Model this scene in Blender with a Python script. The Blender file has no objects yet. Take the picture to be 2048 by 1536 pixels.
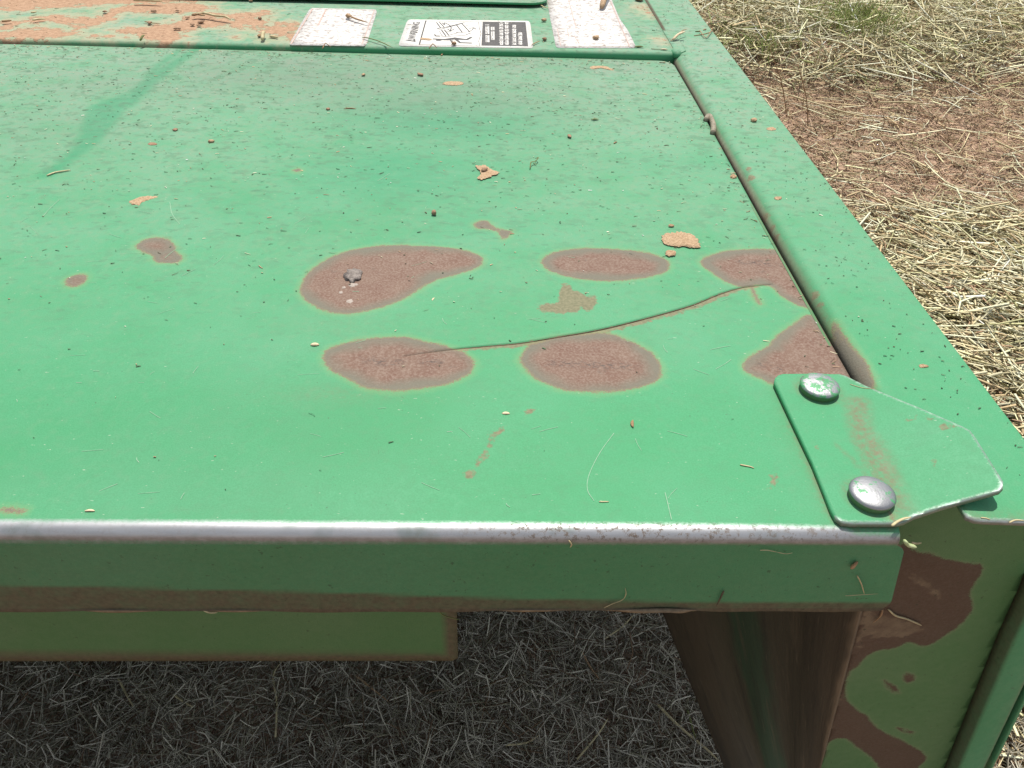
import bpy, bmesh, math, random
import numpy as np
from mathutils import Vector, Matrix
random.seed(7); rng = np.random.default_rng(7)
sc = bpy.context.scene
COL = sc.collection

# ------------------------------------------------------------------ camera
ZP = 0.70                                   # height of the hood panel above the ground
CAM = np.array([0.0, 0.0, 0.36 + ZP])
F = 1537.0                                  # focal length in photo pixels (2048 wide)
_y, _p, _r = np.radians([2.46416614, 39.6865713, -2.21342717])
_fw = np.array([math.sin(_y)*math.cos(_p), math.cos(_y)*math.cos(_p), -math.sin(_p)])
_r0 = np.array([math.cos(_y), -math.sin(_y), 0.0]); _d0 = np.cross(_fw, _r0)
_rt = _r0*math.cos(_r) + _d0*math.sin(_r); _dn = -_r0*math.sin(_r) + _d0*math.cos(_r)
cam = bpy.data.cameras.new('camera'); cam_o = bpy.data.objects.new('camera', cam); COL.objects.link(cam_o)
cam.sensor_width = 36; cam.lens = 36*F/2048; cam.clip_start = 0.01; cam.clip_end = 500
cam_o.matrix_world = Matrix(((_rt[0], -_dn[0], -_fw[0], CAM[0]), (_rt[1], -_dn[1], -_fw[1], CAM[1]),
                             (_rt[2], -_dn[2], -_fw[2], CAM[2]), (0, 0, 0, 1)))
sc.camera = cam_o

# ------------------------------------------------------------------ light
TO_SUN = Vector((0.05, 0.38, 1.0)).normalized()
world = bpy.data.worlds.new('World'); sc.world = world; world.use_nodes = True
wn = world.node_tree; bg = wn.nodes['Background']
sky = wn.nodes.new('ShaderNodeTexSky'); sky.sky_type = 'NISHITA'; sky.sun_disc = False
sky.sun_elevation = math.asin(TO_SUN.z); sky.sun_rotation = math.atan2(TO_SUN.x, TO_SUN.y)
hs = wn.nodes.new('ShaderNodeHueSaturation'); hs.inputs['Saturation'].default_value = 0.42      # thin hazy sky
wn.links.new(sky.outputs[0], hs.inputs['Color']); wn.links.new(hs.outputs[0], bg.inputs[0]); bg.inputs[1].default_value = 0.13
sun = bpy.data.lights.new('sun', 'SUN'); sun.energy = 4.2; sun.angle = math.radians(0.5); sun.color = (1.0, 0.95, 0.86)
sun_o = bpy.data.objects.new('sun', sun); COL.objects.link(sun_o)
sun_o.rotation_euler = TO_SUN.to_track_quat('Z', 'Y').to_euler(); sun_o.location = (1, 1, 5)
sc.view_settings.view_transform = 'Standard'; sc.view_settings.look = 'None'
sc.view_settings.exposure = 0.42; sc.view_settings.gamma = 1.0; sc.view_settings.use_curve_mapping = False

# ------------------------------------------------------------------ geometry helpers
def ray(px, py):
    return _rt*(px-1024)/F + _dn*(py-768)/F + _fw
def at(px, py, z=0.0):                      # point of the photo on the level plane z (relative to the panel)
    d = ray(px, py); t = (z + ZP - CAM[2])/d[2]; return CAM + t*d
def aty(px, py, Y):                         # point of the photo on the upright plane Y
    d = ray(px, py); t = (Y - CAM[1])/d[1]; return CAM + t*d
def gnd(px, py, z=0.0): return at(px, py, z - ZP)

def smooth_loop(pts, n=6):                  # closed Catmull-Rom
    P = np.array(pts, float); out = []
    N = len(P)
    for i in range(N):
        a, b, c, d = P[i-1], P[i], P[(i+1) % N], P[(i+2) % N]
        for k in range(n):
            t = k/n
            out.append(0.5*((2*b) + (c-a)*t + (2*a-5*b+4*c-d)*t*t + (3*b-a-3*c+d)*t**3))
    return np.array(out)
def smooth_line(pts, n=8):
    P = np.array(pts, float); P = np.vstack([2*P[0]-P[1], P, 2*P[-1]-P[-2]]); out = []
    for i in range(1, len(P)-2):
        a, b, c, d = P[i-1], P[i], P[i+1], P[i+2]
        for k in range(n):
            t = k/n
            out.append(0.5*((2*b) + (c-a)*t + (2*a-5*b+4*c-d)*t*t + (3*b-a-3*c+d)*t**3))
    out.append(P[-2]); return np.array(out)
def sdf(Q, poly, lim=0.05):                 # signed distance of points Q (n,2) to a closed polygon, negative inside
    res = np.full(len(Q), lim)
    lo, hi = poly.min(0)-lim, poly.max(0)+lim
    m = np.where((Q[:, 0] > lo[0]) & (Q[:, 0] < hi[0]) & (Q[:, 1] > lo[1]) & (Q[:, 1] < hi[1]))[0]
    if len(m) == 0: return res
    q = Q[m]; best = np.full(len(q), 1e9); ins = np.zeros(len(q), bool)
    A = poly; B = np.roll(poly, -1, 0)
    for a, b in zip(A, B):
        e = b-a; w = q-a; L = e@e
        t = np.clip((w@e)/(L+1e-18), 0, 1)
        dd = w-t[:, None]*e; best = np.minimum(best, (dd*dd).sum(1))
        c = ((a[1] <= q[:, 1]) != (b[1] <= q[:, 1]))
        if abs(e[1]) > 1e-12:
            xx = a[0] + (q[:, 1]-a[1])/e[1]*e[0]; ins ^= c & (q[:, 0] < xx)
    d = np.sqrt(best); d[ins] *= -1
    res[m] = np.clip(d, -lim, lim); return res
def line_dist(Q, pts):                      # distance to an open polyline
    best = np.full(len(Q), 1e9)
    for a, b in zip(pts[:-1], pts[1:]):
        e = b-a; w = Q-a; t = np.clip((w@e)/(e@e+1e-18), 0, 1)
        dd = w-t[:, None]*e; best = np.minimum(best, (dd*dd).sum(1))
    return np.sqrt(best)
def enc(d): return np.clip(0.05-d, 0, 0.1)  # stored so that a missing attribute means "far outside"

def set_attr(me, name, vals):
    a = me.attributes.new(name, 'FLOAT', 'POINT'); a.data.foreach_set('value', np.ascontiguousarray(vals, dtype=np.float32))
def set_col(me, cols):
    a = me.attributes.new('tint', 'FLOAT_COLOR', 'POINT')
    c = np.ones((len(cols), 4), np.float32); c[:, :3] = cols; a.data.foreach_set('color', c.ravel())
def link(name, me, mat=None, parent=None, smooth=False):
    o = bpy.data.objects.new(name, me); COL.objects.link(o)
    if mat is not None: me.materials.append(mat)
    if smooth: me.polygons.foreach_set('use_smooth', [True]*len(me.polygons))
    if parent is not None:
        o.parent = parent
        if parent.type == 'EMPTY': o.location = -parent.location
    return o
def mesh(name, V, Fc):
    me = bpy.data.meshes.new(name); me.from_pydata([tuple(v) for v in V], [], [tuple(f) for f in Fc]); me.update(); return me
def big_mesh(name, V, Q):                   # all quads, fast
    me = bpy.data.meshes.new(name); n = len(Q)
    me.vertices.add(len(V)); me.vertices.foreach_set('co', np.ascontiguousarray(V, dtype=np.float32).ravel())
    me.loops.add(n*4); me.loops.foreach_set('vertex_index', np.ascontiguousarray(Q, dtype=np.int32).ravel())
    me.polygons.add(n); me.polygons.foreach_set('loop_start', np.arange(0, n*4, 4, dtype=np.int32))
    me.update(calc_edges=True); me.validate(); return me
def solidify(o, t, off=-1.0):
    m = o.modifiers.new('thick', 'SOLIDIFY'); m.thickness = t; m.offset = off; m.use_even_offset = False; return m
def tag(o, label=None, cat=None, group=None, kind=None):
    if label: o['label'] = label
    if cat: o['category'] = cat
    if group: o['group'] = group
    if kind: o['kind'] = kind
    return o
def bm_mesh(name, bm):
    me = bpy.data.meshes.new(name); bm.normal_update(); bm.to_mesh(me); bm.free(); return me

def sheet(name, outline, zf, mat, parent, cell=0.004, thick=0.0, plane='xy', bevel=0.0, attrs=None, smooth=True):
    """outline: 2-D loop; zf gives the third coordinate; plane 'xy' (zf=z) or 'xz' (zf=Y)."""
    bm = bmesh.new(); vs = [bm.verts.new((p[0], p[1], 0)) for p in outline]; f = bm.faces.new(vs)
    bm.normal_update()
    if f.normal.z < 0: f.normal_flip()
    O = np.array(outline); lo, hi = O.min(0), O.max(0)
    for ax in (0, 1):
        n = int((hi[ax]-lo[ax])/cell)
        for k in range(1, n+1):
            co = [0, 0, 0]; co[ax] = lo[ax] + k*(hi[ax]-lo[ax])/(n+1); no = [0, 0, 0]; no[ax] = 1
            bmesh.ops.bisect_plane(bm, geom=bm.verts[:]+bm.edges[:]+bm.faces[:], dist=1e-7, plane_co=co, plane_no=no)
    Q = np.array([(v.co.x, v.co.y) for v in bm.verts])
    for v in bm.verts:
        a, b = v.co.x, v.co.y; c = zf(a, b)
        v.co = (a, b, c) if plane == 'xy' else (a, c, b)
    if plane == 'xz':
        bmesh.ops.reverse_faces(bm, faces=bm.faces[:]); bm.normal_update()
        if sum(f.normal.y for f in bm.faces) > 0: bmesh.ops.reverse_faces(bm, faces=bm.faces[:])
    me = bm_mesh(name, bm)
    for k, fn in (attrs or {}).items(): set_attr(me, k, fn(Q))
    o = link(name, me, mat, parent, smooth)
    if thick: solidify(o, thick)
    if bevel:
        b = o.modifiers.new('edge', 'BEVEL'); b.width = bevel; b.segments = 2; b.limit_method = 'ANGLE'; b.angle_limit = math.radians(50)
    return o
def tube_mesh(name, pts, rad, sides=6, flat=1.0):
    P = np.array(pts, float); n = len(P); R = np.broadcast_to(np.array(rad, float), (n,))
    V = []; Fc = []
    up = np.array([0.1, 0.2, 1.0])
    for i in range(n):
        t = P[min(i+1, n-1)]-P[max(i-1, 0)]; t /= np.linalg.norm(t)+1e-12
        s = np.cross(t, up); s /= np.linalg.norm(s)+1e-12; u = np.cross(s, t)
        for k in range(sides):
            a = 2*math.pi*k/sides; V.append(P[i] + R[i]*(math.cos(a)*s + flat*math.sin(a)*u))
    for i in range(n-1):
        for k in range(sides):
            Fc.append((i*sides+k, i*sides+(k+1) % sides, (i+1)*sides+(k+1) % sides, (i+1)*sides+k))
    Fc.append(tuple(range(sides))[::-1]); Fc.append(tuple((n-1)*sides+k for k in range(sides)))
    return mesh(name, V, Fc)
def lathe_mesh(name, prof, c, seg=40):
    V = []; Fc = []; n = len(prof)
    for r, z in prof:
        for k in range(seg):
            a = 2*math.pi*k/seg; V.append((c[0]+r*math.cos(a), c[1]+r*math.sin(a), c[2]+z))
    for i in range(n-1):
        for k in range(seg): Fc.append((i*seg+k, i*seg+(k+1) % seg, (i+1)*seg+(k+1) % seg, (i+1)*seg+k))
    V.append((c[0], c[1], c[2]+prof[-1][1])); t = len(V)-1
    for k in range(seg): Fc.append(((n-1)*seg+k, (n-1)*seg+(k+1) % seg, t))
    return mesh(name, V, Fc)

# ------------------------------------------------------------------ materials
class NT:
    def __init__(s, name):
        s.m = bpy.data.materials.new(name); s.m.use_nodes = True; s.t = s.m.node_tree
        s.b = s.t.nodes['Principled BSDF']
    def n(s, typ, **kw):
        x = s.t.nodes.new(typ)
        for k, v in kw.items(): setattr(x, k, v)
        return x
    def put(s, sock, v):
        if v is None: return
        if isinstance(v, bpy.types.NodeSocket): s.t.links.new(v, sock)
        else: sock.default_value = v
    def math(s, op, a, b=None, c=None, clamp=False):
        x = s.n('ShaderNodeMath', operation=op, use_clamp=clamp)
        for i, v in enumerate((a, b, c)): s.put(x.inputs[i], v)
        return x.outputs[0]
    def mix(s, f, a, b):
        x = s.n('ShaderNodeMix', data_type='RGBA'); s.put(x.inputs[0], f)
        for i, v in ((6, a), (7, b)):
            s.put(x.inputs[i], v if isinstance(v, bpy.types.NodeSocket) else (*v[:3], 1.0))
        return x.outputs[2]
    def attr(s, name): return s.n('ShaderNodeAttribute', attribute_name=name).outputs['Fac']
    def noise(s, scale, detail=3.0, rough=0.55, stretch=None, off=(0, 0, 0), out='Fac'):
        tc = s.n('ShaderNodeTexCoord'); v = tc.outputs['Object']
        mp = s.n('ShaderNodeMapping'); s.put(mp.inputs[0], v)
        if stretch: mp.inputs['Scale'].default_value = stretch
        mp.inputs['Location'].default_value = off
        x = s.n('ShaderNodeTexNoise'); s.put(x.inputs['Vector'], mp.outputs[0])
        x.inputs['Scale'].default_value = scale; x.inputs['Detail'].default_value = detail; x.inputs['Roughness'].default_value = rough
        return x.outputs[out]
    def rng(s, v, a, b, c=0.0, d=1.0, smooth=False):
        x = s.n('ShaderNodeMapRange'); x.clamp = True
        if smooth: x.interpolation_type = 'SMOOTHSTEP'
        s.put(x.inputs[0], v)
        for i, q in enumerate((a, b, c, d)): x.inputs[i+1].default_value = q
        return x.outputs[0]
    def ramp(s, v, stops):
        x = s.n('ShaderNodeValToRGB'); s.put(x.inputs[0], v); r = x.color_ramp
        while len(r.elements) < len(stops): r.elements.new(0.5)
        for e, (p, c) in zip(r.elements, stops): e.position = p; e.color = c if len(c) == 4 else (*c, 1)
        return x.outputs[0], x.outputs[1]
    def bump(s, h, dist, strength=1.0):
        x = s.n('ShaderNodeBump'); s.put(x.inputs['Height'], h); x.inputs['Distance'].default_value = dist
        x.inputs['Strength'].default_value = strength; s.put(s.b.inputs['Normal'], x.outputs[0])

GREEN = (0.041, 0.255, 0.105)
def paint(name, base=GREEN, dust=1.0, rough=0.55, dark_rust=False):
    m = NT(name)
    pos = m.n('ShaderNodeTexCoord').outputs['Object']
    sp = m.n('ShaderNodeSeparateXYZ'); m.put(sp.inputs[0], pos); Y = sp.outputs[1]
    nz = m.n('ShaderNodeSeparateXYZ'); m.put(nz.inputs[0], m.n('ShaderNodeNewGeometry').outputs['Normal'])
    upf = m.rng(nz.outputs[2], 0.3, 0.9)
    fine = m.noise(900, 2.0); mid = m.noise(140, 3.0); big = m.noise(7, 4.0)
    streak = m.noise(26, 5.0, 0.6, stretch=(0.85, 1.15, 1)); spot = m.noise(420, 2.0, 0.5)
    # faded paint: chalky variation
    c = m.mix(m.rng(big, 0.3, 0.7), base, (base[0]*1.35+0.012, base[1]*1.10, base[2]*1.22+0.01))
    c = m.mix(m.math('MULTIPLY', m.rng(fine, 0.35, 0.65), 0.26), c, (base[0]*0.4, base[1]*0.6, base[2]*0.5))
    # settled dust, thicker towards the back of the machine
    far = m.rng(Y, 0.40, 1.15, 0.03, 0.80)
    df = m.math('MULTIPLY', far, m.rng(streak, 0.28, 0.62, 0.45, 1.15))
    film = m.attr('film')
    wipe = m.math('MULTIPLY', m.attr('wipe'), m.rng(m.noise(60, 5.0, 0.7, stretch=(0.6, 1.5, 1), off=(7, 2, 0)), 0.3, 0.55, 0.45, 1.0))
    df = m.math('MULTIPLY', df, m.math('SUBTRACT', 1.0, m.math('MULTIPLY', wipe, 0.85)))
    df = m.math('MULTIPLY', df, m.math('MULTIPLY', upf, dust))
    df = m.math('ADD', df, m.math('MULTIPLY', m.rng(mid, 0.5, 0.75), m.math('MULTIPLY', upf, 0.10)), clamp=True)
    dcol = m.mix(m.rng(mid, 0.35, 0.65), (0.165, 0.285, 0.205), (0.225, 0.270, 0.200))
    c = m.mix(df, c, dcol)
    c = m.mix(m.math('MULTIPLY', wipe, 0.50), c, (0.030, 0.200, 0.105))
    c = m.mix(m.math('MULTIPLY', film, m.rng(streak, 0.25, 0.6, 0.55, 1.0)), c, (0.120, 0.165, 0.120))
    c = m.mix(m.attr('dustw'), c, m.mix(m.rng(mid, 0.3, 0.7), (0.33, 0.295, 0.215), (0.235, 0.205, 0.145)))
    # small scratches / pits
    pit = m.math('MULTIPLY', m.rng(spot, 0.735, 0.76), m.rng(m.noise(9, 2.0, off=(3, 1, 0)), 0.42, 0.6))
    c = m.mix(m.math('MULTIPLY', pit, 0.7), c, (0.05, 0.075, 0.045))
    lite = m.math('MULTIPLY', m.rng(m.noise(230, 2.0, 0.5, stretch=(1, 2.2, 1), off=(9, 4, 0)), 0.72, 0.77), 0.5)
    c = m.mix(m.math('MULTIPLY', lite, upf), c, (0.42, 0.46, 0.36))
    sme = m.math('MULTIPLY', m.rng(m.noise(75, 4.0, 0.6, stretch=(0.8, 1.1, 1), off=(6, 1, 0)), 0.54, 0.63), m.rng(Y, 0.45, 1.0, 0.08, 0.55))
    c = m.mix(m.math('MULTIPLY', sme, upf), c, (0.075, 0.155, 0.090))
    sm2 = m.math('MULTIPLY', m.rng(m.noise(110, 3.0, 0.6, stretch=(0.6, 1.3, 1), off=(1, 8, 0)), 0.61, 0.66), m.rng(Y, 0.40, 0.9, 0.05, 0.5))
    c = m.mix(m.math('MULTIPLY', sm2, upf), c, (0.060, 0.115, 0.070))
    # thin tan soil film (stains)
    tn = m.math('ADD', m.math('SUBTRACT', 0.05, m.attr('tan')), m.math('MULTIPLY', m.math('SUBTRACT', m.noise(130, 4.0, 0.7), 0.5), 0.016))
    tanf = m.rng(tn, 0.0012, -0.0012, 0.0, 0.86)
    tanc = m.mix(m.rng(m.noise(380, 3.0), 0.35, 0.65), (0.150, 0.120, 0.075), (0.215, 0.170, 0.110))
    c = m.mix(tanf, c, tanc)
    # soft brown smears
    sm = m.math('MULTIPLY', m.attr('smear'), m.rng(m.noise(260, 4.0, 0.7), 0.25, 0.68))
    c = m.mix(sm, c, (0.150, 0.132, 0.076))
    # dull dirt film; also holds shade painted on flange and seam
    gr = m.attr('grime_shade'); c = m.mix(m.math('MULTIPLY', gr, m.rng(m.noise(90, 4.0, 0.7), 0.2, 0.6, 0.8, 1.0)), c, m.mix(m.rng(m.noise(300, 3.0), 0.35, 0.65), (0.074, 0.056, 0.036), (0.100, 0.078, 0.050)))
    # dried red mud
    md = m.math('ADD', m.math('SUBTRACT', 0.10, m.attr('mud')), m.math('MULTIPLY', m.math('SUBTRACT', m.noise(45, 6.0, 0.68), 0.5), 0.11))
    mudc = m.mix(m.rng(m.noise(160, 4.0), 0.35, 0.65), (0.400, 0.255, 0.165), (0.290, 0.170, 0.105))
    filmf = m.rng(md, 0.034, 0.004, 0.0, 0.62); mudf = m.rng(md, 0.002, -0.003, 0.0, 0.95)
    c = m.mix(filmf, c, (0.380, 0.310, 0.205)); c = m.mix(mudf, c, mudc)
    # rust patches: signed distance plus ragged noise
    d0 = m.math('SUBTRACT', 0.05, m.attr('rust'))
    d = m.math('ADD', d0, m.math('MULTIPLY', m.math('SUBTRACT', m.noise(800, 4.0, 0.85), 0.5), 0.0100))
    d = m.math('ADD', d, m.math('MULTIPLY', m.math('SUBTRACT', m.noise(48, 2.0), 0.5), 0.0045))
    d = m.math('ADD', d, m.math('MULTIPLY', m.math('SUBTRACT', m.noise(170, 5.0, 0.8, off=(1, 3, 0)), 0.5), 0.0060))
    k1 = m.noise(60, 4.0); k2 = m.noise(520, 3.0, 0.65)
    core = m.mix(m.rng(k1, 0.35, 0.65), (0.142, 0.081, 0.060), (0.166, 0.107, 0.080))
    core = m.mix(m.math('MULTIPLY', m.rng(k2, 0.42, 0.66), 0.7), core, (0.245, 0.185, 0.148))
    core = m.mix(m.rng(m.noise(85, 5.0, 0.75, off=(2, 7, 0)), 0.62, 0.70, 0.0, 0.55), core, (0.115, 0.088, 0.072))
    rimw = m.rng(m.noise(24, 2.0, off=(5, 5, 0)), 0.32, 0.68, -0.0030, -0.0135)
    rim = m.math('MULTIPLY', m.rng(m.math('SUBTRACT', d, rimw), -0.006, 0.005), 0.85)
    if dark_rust: rim = m.math('MULTIPLY', rim, 0.15)
    core = m.mix(rim, core, (0.140, 0.138, 0.106))
    edge = m.rng(d, -0.0022, -0.0004, 0.0, 0.8)
    if dark_rust: core = m.mix(0.78, core, (0.070, 0.046, 0.029))
    else: core = m.mix(edge, core, (0.205, 0.150, 0.090))
    halo = m.rng(d, 0.0060, 0.0, 0.0, 0.08 if dark_rust else 0.30)
    c = m.mix(halo, c, (0.205, 0.270, 0.110))
    rf = m.rng(d, 0.0011, -0.0011)
    c = m.mix(rf, c, core)
    if dark_rust: c = m.mix(m.math('MULTIPLY', m.rng(m.math('ABSOLUTE', m.math('SUBTRACT', d, 0.0008)), 0.0011, 0.0003), 0.55), c, (0.150, 0.190, 0.105))
    if dark_rust: c = m.mix(m.math('MULTIPLY', tanf, m.rng(m.noise(70, 4.0, 0.7), 0.35, 0.6, 0.25, 0.8)), c, (0.200, 0.150, 0.095))
    pit2 = m.math('MULTIPLY', m.attr('pit'), m.rng(m.noise(380, 4.0, 0.75, stretch=(0.6, 1.3, 1)), 0.50, 0.58)); c = m.mix(pit2, c, (0.070, 0.060, 0.055))
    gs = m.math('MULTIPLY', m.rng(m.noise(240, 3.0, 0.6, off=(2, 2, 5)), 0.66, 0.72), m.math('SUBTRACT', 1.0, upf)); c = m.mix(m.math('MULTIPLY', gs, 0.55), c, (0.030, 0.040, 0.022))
    # bare metal
    bd = m.math('ADD', m.math('SUBTRACT', 0.05, m.attr('bare')), m.math('MULTIPLY', m.math('SUBTRACT', m.noise(700, 5.0, 0.8, stretch=(0.6, 1.2, 1.2)), 0.5), 0.0048))
    bf = m.rng(bd, 0.0022, -0.0016)
    spk = m.math('MULTIPLY', m.rng(m.noise(260, 5.0, 0.78), 0.50, 0.60), m.rng(m.noise(5, 2.0, off=(1.3, 0, 0)), 0.34, 0.60, 0.25, 1.0))
    lowr = m.rng(bd, -0.0062, -0.0006, 0.0, 1.0)
    lowr = m.math('MULTIPLY', lowr, m.math('SUBTRACT', 1.0, upf))
    spk = m.math('MULTIPLY', spk, m.rng(sp.outputs[0], -0.10, 0.02, 0.35, 1.5)); spk = m.math('MAXIMUM', spk, m.math('MULTIPLY', lowr, m.rng(m.noise(170, 3.0, off=(4, 0, 0)), 0.25, 0.55, 0.45, 1.0)))
    metal = m.mix(m.rng(m.noise(60, 4.0, 0.6, stretch=(0.3, 2, 2)), 0.3, 0.7), (0.44, 0.445, 0.455), (0.33, 0.335, 0.345))
    metal = m.mix(m.math('MULTIPLY', m.rng(m.noise(22, 3.0, off=(0.7, 0, 0)), 0.56, 0.64), 0.55), metal, (0.16, 0.215, 0.19))
    metal = m.mix(m.math('MULTIPLY', spk, 0.85), metal, m.mix(lowr, (0.130, 0.098, 0.076), (0.155, 0.135, 0.105)))
    c = m.mix(bf, c, metal)
    m.put(m.b.inputs['Base Color'], c)
    met = m.math('MULTIPLY', bf, m.math('SUBTRACT', 0.72, m.math('MULTIPLY', spk, 0.66)))
    m.put(m.b.inputs['Metallic'], met)
    ro = m.math('ADD', m.rng(mid, 0.3, 0.7, rough-0.05, rough+0.08), m.math('MULTIPLY', df, 0.30))
    for f_, r_ in ((rf, 0.80), (tanf, 0.85), (mudf, 0.95), (bf, 0.47)):
        x = m.n('ShaderNodeMix', data_type='FLOAT'); m.put(x.inputs[0], f_); m.put(x.inputs[2], ro); x.inputs[3].default_value = r_; ro = x.outputs[0]
    m.put(m.b.inputs['Roughness'], ro)
    m.b.inputs['Specular IOR Level'].default_value = 0.22
    h = m.math('ADD', m.math('MULTIPLY', fine, 0.3), m.math('MULTIPLY', m.math('MULTIPLY', rf, k2), 1.2))
    h = m.math('ADD', h, m.math('MULTIPLY', m.math('MULTIPLY', mudf, m.noise(220, 5.0, 0.7)), 5.0))
    h = m.math('ADD', h, m.math('MULTIPLY', rf, -0.5)); h = m.math('MULTIPLY', h, m.math('SUBTRACT', 1.0, m.math('MULTIPLY', bf, 0.85)))
    m.bump(h, 0.0004, 0.8)
    return m.m
M_PAINT = paint('faded_green_paint')
M_SHADE = paint('dirty_shaded_green_paint', (0.062, 0.160, 0.056), dust=0.6, rough=0.55, dark_rust=True)  # dirtier copy of the paint, green and rust darkened for shaded parts

def simple(name, c1, c2, scale=200, rough=0.8, bump=0.0005, metallic=0.0, stretch=None, lo=0.35, hi=0.65, spec=0.3):
    m = NT(name); n = m.noise(scale, 5.0, 0.62, stretch=stretch)
    m.put(m.b.inputs['Base Color'], m.mix(m.rng(n, lo, hi), c1, c2))
    m.b.inputs['Roughness'].default_value = rough; m.b.inputs['Metallic'].default_value = metallic
    m.b.inputs['Specular IOR Level'].default_value = spec
    if bump: m.bump(n, bump)
    return m.m
def tinted(name, rough=0.6, spec=0.35, grain=300):
    m = NT(name); a = m.n('ShaderNodeAttribute', attribute_name='tint').outputs['Color']
    m.put(m.b.inputs['Base Color'], m.mix(m.math('MULTIPLY', m.rng(m.noise(grain, 3.0), 0.4, 0.7), 0.35), a, (0.12, 0.09, 0.05)))
    m.b.inputs['Roughness'].default_value = rough; m.b.inputs['Specular IOR Level'].default_value = spec
    return m.m
M_HAY = tinted('dry_hay', 0.75, 0.12)

M_CHAFF = tinted('chaff_bits', 0.8, 0.2, 900)
M_STRAW = simple('pale_straw', (0.50, 0.43, 0.25), (0.36, 0.29, 0.16), 160, 0.6, 0.0003)
M_BROWN = simple('brown_stalk', (0.22, 0.13, 0.07), (0.34, 0.22, 0.12), 220, 0.8, 0.0004)
M_GREEN = simple('green_stalk', (0.10, 0.13, 0.04), (0.17, 0.17, 0.06), 220, 0.7, 0.0003)
M_LEAF = simple('pale_green_leaf', (0.30, 0.38, 0.17), (0.42, 0.46, 0.27), 200, 0.7, 0.0003)
M_SEED = simple('pale_husk', (0.62, 0.52, 0.36), (0.45, 0.34, 0.2), 300, 0.7, 0.0003)
M_DARKSEED = simple('dark_husk', (0.055, 0.05, 0.03), (0.10, 0.075, 0.045), 400, 0.8, 0.0004)
M_MUD = simple('dried_tan_mud', (0.50, 0.36, 0.23), (0.33, 0.215, 0.125), 520, 0.95, 0.0022)
M_CLOD = simple('soil_clod', (0.33, 0.215, 0.14), (0.20, 0.12, 0.075), 300, 0.95, 0.0012)
M_SPAT = simple('weld_spatter', (0.26, 0.215, 0.18), (0.36, 0.31, 0.27), 400, 0.6, 0.0006)
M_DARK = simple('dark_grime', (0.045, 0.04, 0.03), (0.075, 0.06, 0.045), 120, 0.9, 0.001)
M_DIRTEDGE = simple('dirty_sheet_edge', (0.24, 0.185, 0.12), (0.13, 0.095, 0.06), 130, 0.9, 0.0004)
M_STEEL = simple('worn_steel', (0.42, 0.42, 0.44), (0.22, 0.19, 0.17), 160, 0.42, 0.0003, 0.75)
M_WELD = simple('weld_slag', (0.135, 0.112, 0.10), (0.25, 0.215, 0.19), 300, 0.6, 0.0015, 0.1)

# ================================================================== SETTING: ground
def hsh(x, y, s=0.0):
    return (np.sin(x*2.1+s)*np.cos(y*1.7-s*0.7)+np.sin(x*4.7-y*3.1+s*2)*0.5+np.sin(x*9.3+y*7.7+s)*0.25)/1.75
def near_edge(x): return 1.98 - 0.22*(x-1.0) + 0.10*np.sin(x*5.0+0.6)       # far border of the near hay
def wind_edge(x): return 3.42 - 0.12*(x-1.0) + 0.12*np.sin(x*3.1)           # near border of the windrow
def ground_z(x, y):
    z = 0.012*hsh(x*3, y*3)
    s = np.clip((y-wind_edge(x))/0.5, 0, 1)*np.clip((x-0.5)/0.4, 0, 1); z = z + 0.07*s*s*(3-2*s)
    s = np.clip((near_edge(x)-y)/0.5, 0, 1)*np.clip((x-0.40)/0.5, 0, 1); z = z + 0.03*s*s*(3-2*s)
    return z
gx = np.concatenate([[-60, -20, -6], np.arange(-2.4, 6.01, 0.06), [12, 30, 60]])
gy = np.concatenate([[-60, -20, -5], np.arange(-1.0, 7.01, 0.06), [12, 30, 80]])
GX, GY = np.meshgrid(gx, gy); V = np.stack([GX, GY, ground_z(GX, GY)], -1).reshape(-1, 3)
nx = len(gx); i = (np.arange(len(gy)-1)[:, None]*nx + np.arange(nx-1)[None]).ravel()
me = big_mesh('ground', V, np.stack([i, i+1, i+nx+1, i+nx], 1))
g = NT('reddish_soil')
n1 = g.noise(3.0, 4.0); n2 = g.noise(60, 5.0, 0.65); n3 = g.noise(14, 4.0)
c = g.mix(g.rng(n2, 0.3, 0.7), (0.470, 0.325, 0.235), (0.340, 0.225, 0.158))
c = g.mix(g.rng(n3, 0.5, 0.72, 0, 0.6), c, (0.42, 0.31, 0.22))
c = g.mix(g.rng(n1, 0.45, 0.7, 0, 0.45), c, (0.28, 0.21, 0.14))
g.put(g.b.inputs['Base Color'], c); g.b.inputs['Roughness'].default_value = 0.95; g.b.inputs['Specular IOR Level'].default_value = 0.15
g.bump(n2, 0.012)
tag(link('ground', me, g.m, smooth=True), kind='structure')

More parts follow.
